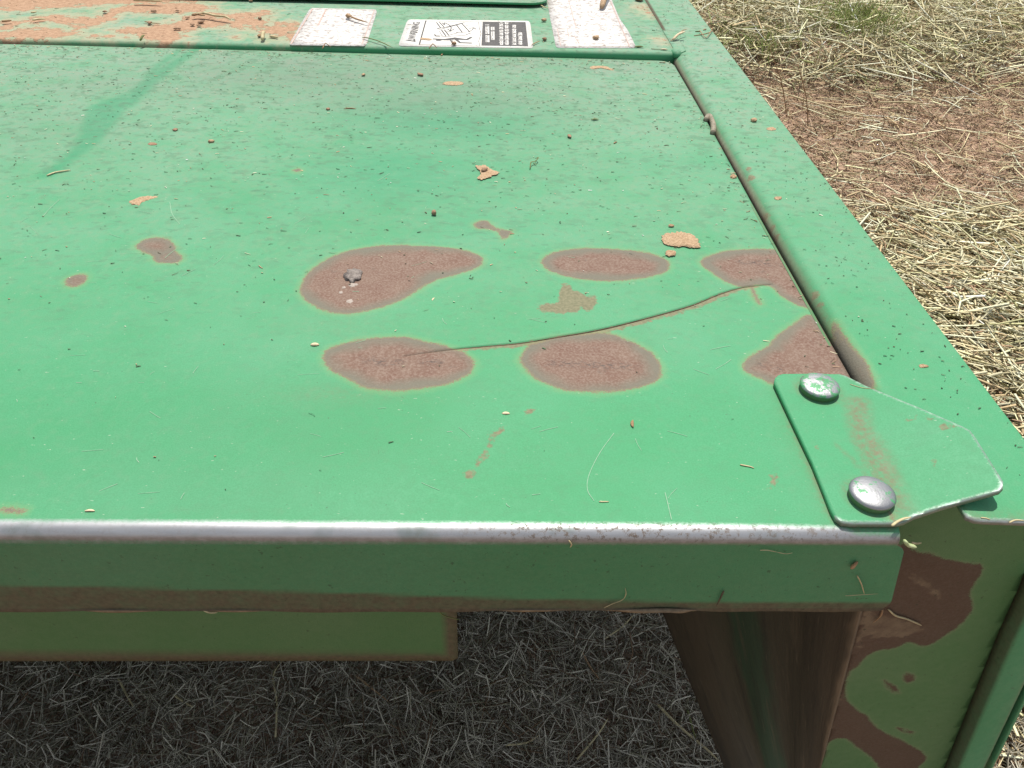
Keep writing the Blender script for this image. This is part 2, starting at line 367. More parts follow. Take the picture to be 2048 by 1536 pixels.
def straws(name, P, L, W, az, pitch, bend, cols, mat, flat=0.35):
    """many bent three-sided stalks as one mesh. P (n,3) centres."""
    n = len(P); t = np.stack([np.cos(az)*np.cos(pitch), np.sin(az)*np.cos(pitch), np.sin(pitch)], 1)
    s = np.stack([-np.sin(az), np.cos(az), np.zeros(n)], 1); u = np.cross(s, t)*-1.0
    ro = rng.normal(0, 0.55, n) + math.pi*(rng.random(n) < 0.4); s2 = s*np.cos(ro)[:, None]+u*np.sin(ro)[:, None]; u2 = -s*np.sin(ro)[:, None]+u*np.cos(ro)[:, None]
    V = np.zeros((n, 3, 3, 3)); bs = s*bend[:, None]*L[:, None] + np.array([0, 0, 1.0])*np.abs(bend)[:, None]*L[:, None]*0.3
    for k, f in enumerate((-0.5, 0.05, 0.5)):
        c_ = P + t*(L*f)[:, None] + (bs if k == 1 else 0)
        w = W*(1.0, 0.95, 0.55)[k]
        V[:, k, 0] = c_ + s2*w[:, None]; V[:, k, 1] = c_ - s2*w[:, None]; V[:, k, 2] = c_ + u2*(w*flat)[:, None]
    base = (np.arange(n)*9)[:, None]; Q = []
    for k in (0, 1):
        for a in range(3): Q.append(base + np.array([[k*3+a, k*3+(a+1) % 3, k*3+3+(a+1) % 3, k*3+3+a]]))
    Q = np.stack(Q, 1).reshape(-1, 4)
    me = big_mesh(name, V.reshape(-1, 3), Q); set_col(me, np.repeat(cols, 9, 0))
    return link(name, me, mat)
def palette(n, cols, w, jit=0.18):
    k = rng.choice(len(cols), n, p=np.array(w)/sum(w)); c = np.array(cols)[k]
    return np.clip(c*(1+rng.normal(0, jit, (n, 1))), 0.01, 0.8)
PALE = (0.70, 0.62, 0.38); CREAM = (0.80, 0.745, 0.51); TAN = (0.52, 0.40, 0.235); OLIVE = (0.45, 0.435, 0.23); BRN = (0.44, 0.295, 0.19); GRY = (0.42, 0.375, 0.30); DBR = (0.12, 0.075, 0.045)

def scatter(n, x0, x1, y0, y1, keep):
    P = np.zeros((0, 2))
    while len(P) < n:
        q = np.stack([rng.uniform(x0, x1, n), rng.uniform(y0, y1, n)], 1); q = q[rng.random(n) < keep(q[:, 0], q[:, 1])]; P = np.vstack([P, q])
    return P[:n]
def hay(name, n, x0, x1, y0, y1, keep, th, L, W, cols, w, label, psd=0.22, bias=None, crl=0.07):
    q = scatter(n, x0, x1, y0, y1, keep)
    z = ground_z(q[:, 0], q[:, 1]) + rng.random(n)**1.3*th + 0.002
    az = rng.uniform(0, 2*math.pi, n)
    if bias is not None:
        k = rng.random(n) < 0.55; az[k] = rng.normal(bias, 0.45, k.sum())
    o = straws(name, np.column_stack([q, z]), rng.uniform(*L, n)*rng.uniform(0.6, 1.2, n), rng.uniform(*W, n), az,
               rng.normal(0, psd, n), rng.normal(0, crl, n), palette(n, cols, w), M_HAY)
    return tag(o, label, kind='stuff')
ss = lambda a, b, v: np.clip((v-a)/(b-a), 0, 1)
hay('cut_hay', 26000, 0.45, 2.2, 0.55, 2.5, lambda x, y: ss(0.22, -0.12, y-near_edge(x))*(0.55+0.45*(hsh(x*4, y*4, 1) > -0.25)), 0.05,
    (0.05, 0.20), (0.0018, 0.0036), [CREAM, PALE, TAN, OLIVE, BRN], [5, 5, 2, 1, 0.6], 'pale dry cut hay lying thick beside the machine', bias=2.6)
hay('windrow_hay', 30000, 0.6, 4.2, 3.0, 6.2, lambda x, y: ss(-0.15, 0.25, y-wind_edge(x))*(0.45+0.55*(hsh(x*3, y*5, 4) > -0.3)), 0.10,
    (0.06, 0.26), (0.0018, 0.0038), [CREAM, PALE, OLIVE, TAN, (0.26, 0.29, 0.12)], [6, 6, 2, 2, 0.7], 'greenish pale hay raked into a windrow at the back', psd=0.28)
hay('stubble_litter', 34000, 0.5, 3.6, 1.5, 4.1, lambda x, y: ss(-0.35, 0.0, y-near_edge(x))*ss(0.25, -0.1, y-wind_edge(x)), 0.012,
    (0.02, 0.09), (0.0010, 0.0022), [BRN, DBR, TAN, (0.54, 0.385, 0.265), PALE], [5, 2.4, 3, 5, 1.2], 'short brown stubble bits over bare soil', psd=0.3)
hay('loose_hay', 2600, 0.5, 3.6, 1.6, 3.9, lambda x, y: 0.25+0.75*(hsh(x*5, y*5, 2) > 0.1), 0.02,
    (0.06, 0.24), (0.0014, 0.0028), [CREAM, PALE, TAN], [4, 4, 1], 'thin scatter of pale stalks over the bare soil', psd=0.08, bias=2.7)
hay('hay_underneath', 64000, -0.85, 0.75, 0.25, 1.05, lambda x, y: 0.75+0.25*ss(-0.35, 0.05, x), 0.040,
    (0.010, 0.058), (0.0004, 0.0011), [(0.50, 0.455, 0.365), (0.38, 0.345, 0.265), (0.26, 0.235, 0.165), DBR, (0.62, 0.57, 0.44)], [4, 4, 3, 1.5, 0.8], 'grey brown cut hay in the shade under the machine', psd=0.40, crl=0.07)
hay('field_hay', 14000, -3.5, 5.0, -1.2, 7.0, lambda x, y: 1.0*((x < -1.4) | (y > 2.1) | (y < 0.2) | (x > 2.2))*(1-((x > 0.5) & (x < 4.2) & (y > 0.5) & (y < 6.2))), 0.03,
    (0.05, 0.22), (0.0014, 0.0030), [CREAM, PALE, TAN, BRN], [4, 4, 3, 3], 'thin cut hay lying over the field around the machine', crl=0.07)
hay('front_hay', 2500, -1.4, 1.4, -0.6, 0.3, lambda x, y: x*0+1, 0.03, (0.04, 0.15), (0.001, 0.002), [PALE, TAN, BRN, GRY], [3, 3, 2, 2], 'cut hay on the soil in front of the machine')
hay('side_hay', 6000, 0.4, 1.1, 0.2, 0.9, lambda x, y: x*0+1, 0.03, (0.04, 0.15), (0.0011, 0.0022), [CREAM, PALE, TAN, BRN], [3, 4, 2, 2], 'pale cut hay on the soil along the side shield')

# ================================================================== THE MACHINE
mower = bpy.data.objects.new('hay_mower', None); COL.objects.link(mower); mower.location = (-0.3, 1.1, 0)
tag(mower, 'faded green steel hood of a hay mower with rust patches and a bolted corner plate', 'hay mower')

def px_poly(pts, z=0.0, n=5): return smooth_loop([at(x, y, z)[:2] for x, y in pts], n)
def px_polyy(pts, Y, n=5): return smooth_loop([aty(x, y, Y)[[0, 2]] for x, y in pts], n)

RUST = [
 [(600,575),(612,550),(640,527),(680,507),(730,494),(790,489),(860,491),(920,498),(955,508),(968,520),(955,535),(915,548),(870,560),(845,575),(815,595),(775,612),(730,624),(690,629),(655,625),(625,612),(605,595)],
 [(1083,522),(1095,508),(1130,498),(1180,495),(1240,497),(1295,504),(1330,516),(1340,530),(1325,545),(1280,555),(1220,560),(1160,557),(1110,545),(1090,533)],
 [(1400,522),(1420,508),(1460,498),(1510,496),(1555,497),(1600,500),(1660,590),(1660,625),(1620,616),(1590,605),(1562,590),(1545,572),(1520,567),(1490,572),(1460,564),(1425,545)],
 [(645,712),(660,697),(690,688),(720,682),(760,676),(810,676),(860,685),(900,697),(935,710),(950,728),(940,748),(910,765),(865,778),(800,785),(750,782),(710,770),(675,750),(655,735)],
 [(1040,722),(1045,705),(1060,690),(1100,678),(1150,670),(1200,665),(1230,668),(1270,685),(1305,705),(1322,732),(1318,755),(1290,770),(1240,782),(1180,785),(1120,778),(1075,760),(1050,740)],
 [(1486,730),(1500,712),(1535,690),(1560,665),(1590,645),(1625,630),(1690,690),(1740,770),(1640,790),(1560,772),(1520,755),(1495,745)],
 [(270,495),(285,482),(310,477),(335,480),(350,492),(352,505),(365,515),(360,524),(335,528),(310,525),(303,512),(285,506)],
 [(130,565),(140,554),(165,549),(175,556),(165,568),(145,574)],
 [(948,447),(960,440),(975,441),(990,452),(1010,458),(1027,460),(1020,468),(1008,478),(1000,470),(995,462),(975,456),(955,455)],
 [(1499,572),(1508,571),(1514,590),(1524,604),(1519,607),(1508,592)],
 [(0,1016),(30,1016),(50,1019),(45,1025),(20,1024),(0,1022)],
 [(585,343),(596,339),(606,343),(596,347)],
]
TANS = [
 [(1130,566),(1150,580),(1170,590),(1193,592),(1190,610),(1180,622),(1160,615),(1150,625),(1110,627),(1075,618),(1090,608),(1115,605),(1118,585)],
 [(1003,855),(1012,856),(990,876),(982,882),(978,876)], [(970,895),(978,893),(966,922),(958,930),(960,915)], [(934,938),(945,940),(942,956),(934,962),(932,950)],
 [(1540,960),(1548,950),(1546,972),(1538,978)],
 [(1055,822),(1068,818),(1064,826),(1056,828)],
]
WIPES = [
 [(75,352),(120,320),(150,290),(165,250),(175,218),(205,205),(245,190),(262,196),(240,235),(205,278),(160,312),(110,348)],
 [(240,205),(300,150),(350,118),(392,93),(402,97),(345,142),(310,172),(268,214)],
 [(300,140),(355,100),(362,103),(320,140),(290,165)],
]
CRACK = smooth_line([at(x, y)[:2] for x, y in ((800,717),(850,709),(910,701),(970,695),(1040,688),(1120,674),(1200,659),(1290,636),(1380,610),(1440,586),(1480,574),(1510,570),(1545,567))], 10)
CRW = np.interp(np.linspace(0, 1, len(CRACK)), [0, 0.1, 0.22, 0.5, 0.75, 0.9, 1.0], [0, 0.0003, 0.0009, 0.0016, 0.0013, 0.0007, 0.0])

def blob(Q, px, py, rx, ry):                # soft round mask on the panel, radii in metres
    c = at(px, py)[:2]; return np.exp(-(((Q[:, 0]-c[0])/rx)**2+((Q[:, 1]-c[1])/ry)**2))
def panel_attrs(Q):
    d = np.full(len(Q), 0.05)
    for p in RUST: d = np.minimum(d, sdf(Q, px_poly(p)))
    t = np.full(len(Q), 0.05)
    for p in TANS: t = np.minimum(t, sdf(Q, px_poly(p)))
    cd = line_dist(Q, CRACK); below = Q[:, 1] < np.interp(Q[:, 0], CRACK[:, 0], CRACK[:, 1])
    wd = np.interp(Q[:, 0], CRACK[:, 0], CRW)
    t = np.minimum(t, np.where(Q[:, 1] < 0.302-0.008*math.pi/2-(0.0775-0.008)+0.00135, -0.03, 0.05)); t = np.minimum(t, np.where(below, cd-0.0045*np.minimum(1, wd/0.0012), cd+0.0005))
    w = np.zeros(len(Q))
    for p in WIPES: w = np.maximum(w, np.clip(-sdf(Q, px_poly(p))/0.012+0.45, 0, 1)*1.0)
    for a in ((880,245,.13,.07,.95),(790,345,.11,.09,.85),(700,320,.10,.07,.4),(930,330,.10,.06,.4),(620,410,.16,.06,.25),(900,440,.1,.05,.35),(1420,330,.2,.03,.3)): w = np.maximum(w, blob(Q, *a[:4])*a[4])
    s = np.zeros(len(Q))
    for a in ((690,650,.05,.02,.18),(1240,690,.03,.02,.2),(700,790,.06,.012,.25),(1640,930,.018,.09,.22),(1600,880,.014,.06,.2)): s = np.maximum(s, blob(Q, *a[:4])*a[4])
    pe = np.array([at(x, y)[:2] for x, y in ((1556,775),(1585,850),(1622,935),(1658,1025),(1675,1046),(1705,1054),(1790,1053))])
    s = np.maximum(s, 0.85*np.exp(-(line_dist(Q, pe)/0.0032)**2))
    return d, t, w, s

# ---- hinged cover panel: top sheet, rolled front edge, front face; torn along the crack
XR, XL, YF, YB = 0.2752, -1.35, 0.302, 1.2035
xs = np.concatenate([np.arange(XL, -0.75, 0.05), np.arange(-0.75, XR-0.0005, 0.0036), [XR]])
nxp = len(xs)
cy = np.interp(xs, CRACK[:, 0], CRACK[:, 1]); cw = np.interp(xs, CRACK[:, 0], CRW, left=0, right=0)
k = xs < CRACK[0, 0]; s_ = (CRACK[3, 1]-CRACK[0, 1])/(CRACK[3, 0]-CRACK[0, 0]); cy[k] = CRACK[0, 1] + s_*(xs[k]-CRACK[0, 0])*np.exp((xs[k]-CRACK[0, 0])*4)
k = xs > CRACK[-1, 0]; cy[k] = CRACK[-1, 1] + 0.15*(xs[k]-CRACK[-1, 0])
cr = 0.022
yb = np.where(xs > XR-cr, YB-cr+np.sqrt(np.maximum(cr**2-(xs-(XR-cr))**2, 0)), YB)
rows = []                                   # (x, y, z, unrolled v)
def zdent(x, y): return 0.0007*np.sin(x*9+y*5)+0.0006*np.sin(x*17-y*11+1)-0.0012*np.exp(-((x-0.03)/0.12)**2-((y-0.62)/0.10)**2)
HB = 0.0775; RO = 0.008; AR = RO*math.pi/2      # depth of the front face, radius and arc of the roll
zfs = np.concatenate([[HB, HB-0.0013, HB-0.0015], np.linspace(HB-0.003, RO+0.0015, 20)]); na = 8
for z in zfs:
    rows.append((xs, np.full(nxp, 0.302-RO - (0.0011 if z == HB else 0)) + 0.0006*np.sin(xs*6), np.full(nxp, -z), np.full(nxp, 0.302-AR-(z-RO))))
for j in range(na+1):
    a = math.pi/2*(1-j/na); rows.append((xs, np.full(nxp, 0.302-RO*math.sin(a)), np.full(nxp, -RO+RO*math.cos(a)), np.full(nxp, 0.302-RO*a)))
r_top0 = len(rows)
lo_v = np.linspace(0, 1, 78)[1:]
for f_ in lo_v: y = YF+(cy-cw/2-YF)*f_; rows.append((xs, y, None, y))
r_cr = len(rows)-1
hi_v = np.concatenate([np.linspace(0, 0.42, 75), np.linspace(0.42, 1, 62)[1:]])
for f_ in hi_v: y = cy+cw/2+(yb-cy-cw/2)*f_; rows.append((xs, y, None, y))
def xright(v, z):                           # right border of the panel along its unrolled length
    t = XR + (0.2525-XR)*np.clip((0.40-v)/0.06, 0, 1)
    lowv = v < 0.287
    t = np.where(lowv, 0.2580 + (0.287-v)*0.20, t)
    zb = 0.302-AR-(HB-RO); e = np.clip((zb+0.010-v)/0.010, 0, 1); t = t-0.006*e*e
    e = np.clip((v-0.283)/0.004, 0, 1)*(v < 0.287); t = t-0.004*e
    return t
VV = []; PV = []
for (x, y, z, v) in rows:
    wgt = np.clip((x-0.12)/(XR-0.12), 0, 1); xx = x + (xright(v, z)-XR)*wgt
    if z is None:
        z = zdent(xx, y); z = z*np.clip((y-YF)/0.03, 0, 1)*np.clip((yb-y)/0.05+0.3, 0, 1)
    VV.append(np.stack([xx, y, z+ZP], 1)); PV.append(np.stack([xx, v], 1))
# lips of the tear: near lip sags, far lip lifts a little
V = np.array(VV); U = np.array(PV).reshape(-1, 2)
dcr = line_dist(U, CRACK).reshape(len(rows), nxp); wcr = np.interp(V[:, :, 0], CRACK[:, 0], CRW, left=0, right=0)/0.0021
sgn = np.where(np.arange(len(rows))[:, None] <= r_cr, -1.0, 0.5)
V[r_top0:, :, 2] += (sgn*0.0002*wcr*np.exp(-dcr/0.020))[r_top0:]
V[:r_top0-na-1, :, 2] += 0.0*V[:r_top0-na-1, :, 2]
# slightly wavy, battered lower edge of the front face
V[0, :, 2] += 0.0010*np.sin(xs*23)+0.0006*np.sin(xs*71)-0.0025*np.exp(-((xs-0.225)/0.06)**2)*0+0.0022*np.exp(-((xs-0.123)/0.02)**2)
idx = np.arange(len(rows)*nxp).reshape(len(rows), nxp).copy()
closed = cw < 1e-6; idx[r_cr+1, closed] = idx[r_cr, closed]
quads = []
for r in range(len(rows)-1):
    if r == r_cr: continue
    quads.append(np.stack([idx[r, :-1], idx[r, 1:], idx[r+1, 1:], idx[r+1, :-1]], 1))
me = big_mesh('cover_panel', V.reshape(-1, 3), np.concatenate(quads))
d, t, w, s = panel_attrs(U)
zb = 0.302-AR-(HB-RO)
hh = np.interp(U[:, 0], [-0.40, -0.28, -0.10, 0.0, 0.12, 0.27], [0.027, 0.025, 0.018, 0.012, 0.0075, 0.007])
bare_lo = 0.302-AR-0.0006; bare_hi = np.interp(U[:, 0], [-0.4, 0.1, 0.18, 0.215, 0.226, 0.26], [0.3022, 0.3022, 0.3015, 0.3005, 0.2960, 0.2955])
bd = np.maximum(U[:, 1]-bare_hi, bare_lo-U[:, 1])
for n_, v_ in (('rust', enc(d)), ('tan', enc(t)), ('wipe', w), ('smear', s), ('bare', enc(bd))): set_attr(me, n_, v_)
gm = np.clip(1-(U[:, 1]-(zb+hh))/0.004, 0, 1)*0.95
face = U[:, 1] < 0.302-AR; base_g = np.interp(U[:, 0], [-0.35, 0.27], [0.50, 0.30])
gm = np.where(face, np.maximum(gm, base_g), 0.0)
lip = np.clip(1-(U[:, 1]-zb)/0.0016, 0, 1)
set_attr(me, 'grime_shade', gm)
pt = np.zeros(len(U))
for L_ in (((1100,727),(1160,728),(1220,731),(1265,732)), ((735,723),(770,728),(800,727)), ((850,726),(880,728)), ((1480,520),(1530,524),(1560,530)), ((1520,725),(1560,735))):
    pt = np.maximum(pt, np.exp(-(line_dist(U, np.array([at(x, y)[:2] for x, y in L_]))/0.0035)**2)*0.9)
set_attr(me, 'pit', pt)
film_dim = np.zeros(len(U))
for a in ((640,150,.24,.11,.55),(860,190,.20,.10,.50),(330,170,.22,.08,.30),(930,125,.30,.05,.40),(120,250,.15,.10,.20),(350,930,.20,.12,.16),(60,960,.20,.10,.14),(760,120,.25,.05,.3)): film_dim = np.maximum(film_dim, blob(U, *a[:4])*a[4])  # the two front-left spots paint in dimmer light, the others are film
set_attr(me, 'film', np.where(face, 0, film_dim))
panel = link('cover_panel', me, M_PAINT, mower, True); me.materials.append(M_DIRTEDGE); solidify(panel, 0.0028).material_offset_rim = 1
tag(panel, 'large rust spotted green cover panel with a worn bare steel front edge')
# turned down right-hand hem of the panel (seen along the groove)
V = []; Fc = []
ys = np.linspace(0.40, YB-cr, 60)
for y in ys: V += [(XR-0.0006, y, ZP-0.0005), (XR-0.0004, y, ZP-0.016)]
for j in range(len(ys)-1): Fc.append((2*j, 2*j+2, 2*j+3, 2*j+1))
hem = link('panel_hem', mesh('panel_hem', V, Fc), M_SHADE, panel); solidify(hem, 0.002, 1.0)
# weld spatter left on the big rust patch
c0 = at(706, 552)
bm = bmesh.new(); bmesh.ops.create_icosphere(bm, subdivisions=3, radius=1.0)
for v in bm.verts:
    q = v.co.copy(); n_ = 0.25*math.sin(q.x*5+1)*math.cos(q.y*6)+0.15*math.sin(q.z*9+q.x*7)
    v.co = Vector((q.x*0.0072*(1+n_)+c0[0], q.y*0.0095*(1+n_)+c0[1], max(-0.001, q.z*0.0036*(1+n_))+c0[2]))
link('weld_lump', bm_mesh('weld_lump', bm), M_WELD, panel, True)
for (px, py, r) in ((704,570,.0035),(700,603,.004),(688,575,.002),(682,585,.0022),(712,569,.002)):
    c = at(px, py); bm = bmesh.new(); bmesh.ops.create_icosphere(bm, subdivisions=2, radius=1.0)
    for v in bm.verts:
        k_ = 1+0.3*math.sin(v.co.x*7+px)*math.cos(v.co.y*5); v.co = Vector((c[0]+v.co.x*r*k_, c[1]+v.co.y*r*1.1*k_, c[2]-0.0003+max(v.co.z, 0)*0.0008))
    link('spatter', bm_mesh('spatter', bm), M_SPAT, panel, True)

# fine light scratches in the paint of the panel
bm = bmesh.new(); r9 = random.Random(9)
def scratch(P, w):
    P = smooth_line([np.array(at(x, y)[:2]) for x, y in P], 8)
    for a, b in zip(P[:-1], P[1:]):
        e = b-a; L_ = np.linalg.norm(e); nr = np.array((-e[1], e[0]))/(L_+1e-12)*w
        bm.faces.new([bm.verts.new((p[0], p[1], ZP+float(zdent(p[0], p[1]))+0.00025)) for p in (a-nr, b-nr, b+nr, a+nr)])
scratch([(1228,866),(1200,905),(1178,950),(1175,980),(1188,1002)], .00022); scratch([(1330,985),(1336,1010),(1343,1040)], .00025)
scratch([(85,432),(100,415),(118,398)], .0003); scratch([(340,405),(345,430),(360,450)], .0003)
for _ in range(70):
    x, y = r9.uniform(20, 1500), r9.uniform(320, 1025); L_ = r9.uniform(8, 45); a = r9.gauss(0, 0.9)
    scratch([(x, y), (x+L_*0.5*math.cos(a)+r9.uniform(-2, 2), y+L_*0.5*math.sin(a)*0.6), (x+L_*math.cos(a), y+L_*math.sin(a)*0.6)], r9.uniform(.0001, .00022))
o = link('paint_scratches', bm_mesh('paint_scratches', bm), simple('scratched_paint', (0.16, 0.33, 0.20), (0.25, 0.37, 0.26), 300, 0.7, 0), panel); o['kind'] = 'stuff'

# ---- side rail: rounded inner shoulder, flat top, flared outer side
RT = 0.009
prof = [(0.276, -0.030), (0.2785, -0.030), (0.2788, -0.012), (0.279, -0.003)]
for j in range(1, 9):
    a = math.pi/2*j/8; prof.append((0.279+0.0125*(1-math.cos(a)), -0.003+0.012*math.sin(a)))
for x in (0.2955, 0.300, 0.306, 0.312, 0.318, 0.324, 0.330, 0.336, 0.342, 0.348, 0.354, 0.360, 0.3635): prof.append((x, RT))
prof += [(0.3650, RT-0.0006), (0.3662, RT-0.002), (0.3668, RT-0.004), (0.375, -0.012), (0.40, -0.05), (0.435, -0.10), (0.455, -0.16), (0.503, -0.385), (0.510, -0.42)]
ys = np.concatenate([np.arange(0.335, 1.30, 0.005), np.arange(1.30, 2.05, 0.05)])
L0 = [at(x, y, RT)[:2] for x, y in ((1912,1013),(1920,1025),(1938,1036),(1962,1042),(2048,1045))]
ledge = np.vstack([smooth_line(L0, 6), [[0.3600, 0.2972], [0.3690, 0.2972]]]); ledge = ledge[np.argsort(ledge[:, 0])]
def skirt(x, z, y):                         # side skirt cut away further back, unseen, to let light underneath
    lim = np.interp(y, [0.38, 0.50], [-0.43, -0.09])
    if z >= lim or z > -0.035 or x < 0.3: return (x, y, z+ZP)
    px_ = [p[0] for p in prof if p[0] > 0.366]; pz_ = [p[1] for p in prof if p[0] > 0.366]
    f = (z+0.05)/(-0.42+0.05); z2 = -0.05+(lim+0.05)*f; return (float(np.interp(z2, pz_[::-1], px_[::-1])), y, z2+ZP)
V = np.array([[skirt(x, z, y) for x, z in prof] for y in ys]); npf = len(prof); nrow = len(ys)
ia = [q for q in range(npf) if prof[q][0] > 0.2905 and prof[q][1] > -0.006]; NR = 10; ext = []
for r in range(1, NR+1):
    row = V[0].copy()
    for q in ia:
        x = max(prof[q][0], ledge[0, 0]); yl = np.interp(x, ledge[:, 0], ledge[:, 1]); row[q] = (x if r > NR-3 else prof[q][0]+(x-prof[q][0])*r/NR, 0.335-(0.335-yl)*r/NR, prof[q][1]+ZP)
    ext.append(row)
V = np.concatenate([np.array(ext[::-1]), V])
i = (np.arange(NR, NR+nrow-1)[:, None]*npf + np.arange(npf-1)[None]).ravel()
i2 = (np.arange(NR)[:, None]*npf + np.array(ia[:-1])[None]).ravel(); i = np.concatenate([i2, i])
me = big_mesh('side_rail', V.reshape(-1, 3), np.stack([i, i+1, i+npf+1, i+npf], 1))
Q = V.reshape(-1, 3)[:, :2]
RR = [[(1668,640),(1690,672),(1715,705),(1740,745),(1748,778),(1728,778),(1712,745),(1690,712),(1672,672)]]
d = np.full(len(Q), 0.05)
for p in RR: d = np.minimum(d, sdf(Q, px_poly(p, 0.007)))
set_attr(me, 'rust', enc(d))
top = V.reshape(-1, 3)[:, 2]-ZP
sm = np.clip((0.285-Q[:, 0])/0.006, 0, 1)*0.75*(1-0.0*top); sm = np.where(top < -0.012, 0.95, sm*np.clip((1.3-Q[:, 1]), 0.3, 1))
set_attr(me, 'dustw', np.clip((0.2825-Q[:, 0])/0.0032, 0, 1)*np.clip((Q[:, 1]-0.40)/0.35, 0.10, 1)*0.92); sm = np.where((Q[:, 0] > 0.37), 0.2, sm); le = line_dist(Q, ledge); topm = top > 0.0
sm = np.where(topm, np.maximum(sm, 0.5*np.exp(-(le/0.010)**2)), sm); set_attr(me, 'smear', sm)
set_attr(me, 'bare', enc(np.where(topm, le-0.0012, 0.05)))
set_attr(me, 'grime_shade', np.where((Q[:, 1] > 1.325) & (Q[:, 0] < 0.2875), 1.0, 0.0))  # dark seam: dirt, with the gap's shade put into the colour
tt = np.full(len(Q), 0.05)
for (px, py, r) in ((1500,360,.005),(1530,430,.006),(1545,452,.004),(1552,470,.005),(1495,345,.004),(1630,590,.004),(1640,610,.003),(1565,520,.003)):
    c = at(px, py, 0.004)[:2]; tt = np.minimum(tt, np.hypot((Q[:, 0]-c[0])*1.6, (Q[:, 1]-c[1])*0.8)-r)
set_attr(me, 'tan', enc(tt))
rail = link('side_rail', me, M_PAINT, mower, True); solidify(rail, 0.003)
# channel floor below the groove, dirty
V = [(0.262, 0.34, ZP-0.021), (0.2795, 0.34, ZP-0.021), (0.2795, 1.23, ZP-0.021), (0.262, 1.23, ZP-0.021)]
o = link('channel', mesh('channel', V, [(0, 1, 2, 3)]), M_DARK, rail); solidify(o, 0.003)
# ---- end plate and rolled front flange of the side shield
YE = 0.33
GZ = [0.004, -0.05, -0.10, -0.16, -0.385, -0.60]; GXv = [0.366, 0.378, 0.39, 0.401, 0.449, 0.494]
gxf = lambda z: np.interp(z, GZ[::-1], GXv[::-1])
LZ = [0.004, -0.03, -0.06, -0.137, -0.395, -0.62]; LX = [0.266, 0.270, 0.276, 0.284, 0.328, 0.366]
lxf = lambda z: np.interp(z, LZ[::-1], LX[::-1])
zz = np.linspace(0.004, -0.44, 34)
pts = [(lxf(z), z+ZP) for z in zz] + [(gxf(z), z+ZP) for z in zz[::-1]]
E_R = [[(1790,1096),(1830,1104),(1862,1106),(1895,1120),(1930,1125),(1966,1130),(1955,1160),(1940,1185),(1945,1215),(1930,1240),(1900,1265),(1870,1285),(1845,1292),(1820,1284),(1790,1297),(1760,1300),(1735,1312),(1715,1332),(1698,1345),(1690,1385),(1702,1410),(1730,1430),(1760,1460),(1800,1480),(1840,1500),(1852,1520),(1836,1540),(1840,1580),(1770,1545),(1740,1512),(1712,1492),(1690,1478),(1660,1482),(1640,1520),(1560,1540),(1600,1400),(1660,1240)],
       [(1806,1352),(1815,1344),(1828,1350),(1828,1362),(1815,1366)], [(1762,1358),(1772,1360),(1795,1377),(1800,1388),(1788,1386),(1772,1374)], [(1790,1454),(1810,1458),(1832,1466),(1820,1467),(1800,1461)]]
E_T = [[(1815,1148),(1830,1150),(1850,1163),(1870,1175),(1888,1194),(1878,1198),(1862,1185),(1845,1172),(1822,1160)],
       [(1735,1232),(1760,1232),(1800,1240),(1835,1250),(1845,1260),(1810,1272),(1775,1275),(1745,1275),(1735,1255)],
       [(1728,1222),(1742,1224),(1738,1250),(1722,1290),(1712,1300),(1716,1270)],[(1672,1380),(1682,1378),(1680,1404),(1672,1408)]]
EP = [px_polyy(p, YE) for p in E_R]; ET = [px_polyy(p, YE) for p in E_T]
def mind(Q, ps):
    d = np.full(len(Q), 0.05)
    for p in ps: d = np.minimum(d, sdf(Q, p))
    return d
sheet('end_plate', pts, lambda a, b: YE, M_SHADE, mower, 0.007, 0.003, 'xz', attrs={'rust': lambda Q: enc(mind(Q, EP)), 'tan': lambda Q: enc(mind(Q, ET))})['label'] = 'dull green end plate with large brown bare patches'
V = []; Fc = []; fp = [(0.0, 0.0), (0.0005, -0.006), (0.0015, -0.0120), (0.003, -0.0138), (0.005, -0.0140), (0.016, -0.0125), (0.027, -0.0105), (0.0315, -0.0085), (0.0350, -0.0045), (0.0375, 0.001), (0.042, 0.05), (0.042, 0.12)]
zz = np.concatenate([np.linspace(-0.085, -0.44, 48)])
for z in zz:
    kx = np.clip((-z-0.05)/0.06, 0.3, 1)
    for (a, b) in fp: V.append((gxf(z)+a*kx, YE+b, z+ZP))
nf = len(fp)
for r in range(len(zz)-1):
    for q in range(nf-1): Fc.append((r*nf+q, (r+1)*nf+q, (r+1)*nf+q+1, r*nf+q+1))
me = mesh('rolled_flange', V, Fc); A = np.array(V)
set_attr(me, 'grime_shade', np.tile(np.array([1.0, 0.8, 0.75, 0.35, 0.20, 0.15, 0.2, 0.5, 0.8]+[0.8]*(nf-9)), len(zz)))  # dark strip by the groove is painted shade; outer edge is brown dirt
set_attr(me, 'smear', np.clip((A[:, 0]-gxf(A[:, 2]-ZP)-0.030)/0.006, 0, 1)*0.9)
o = link('rolled_flange', me, M_PAINT, mower, True); solidify(o, 0.003)
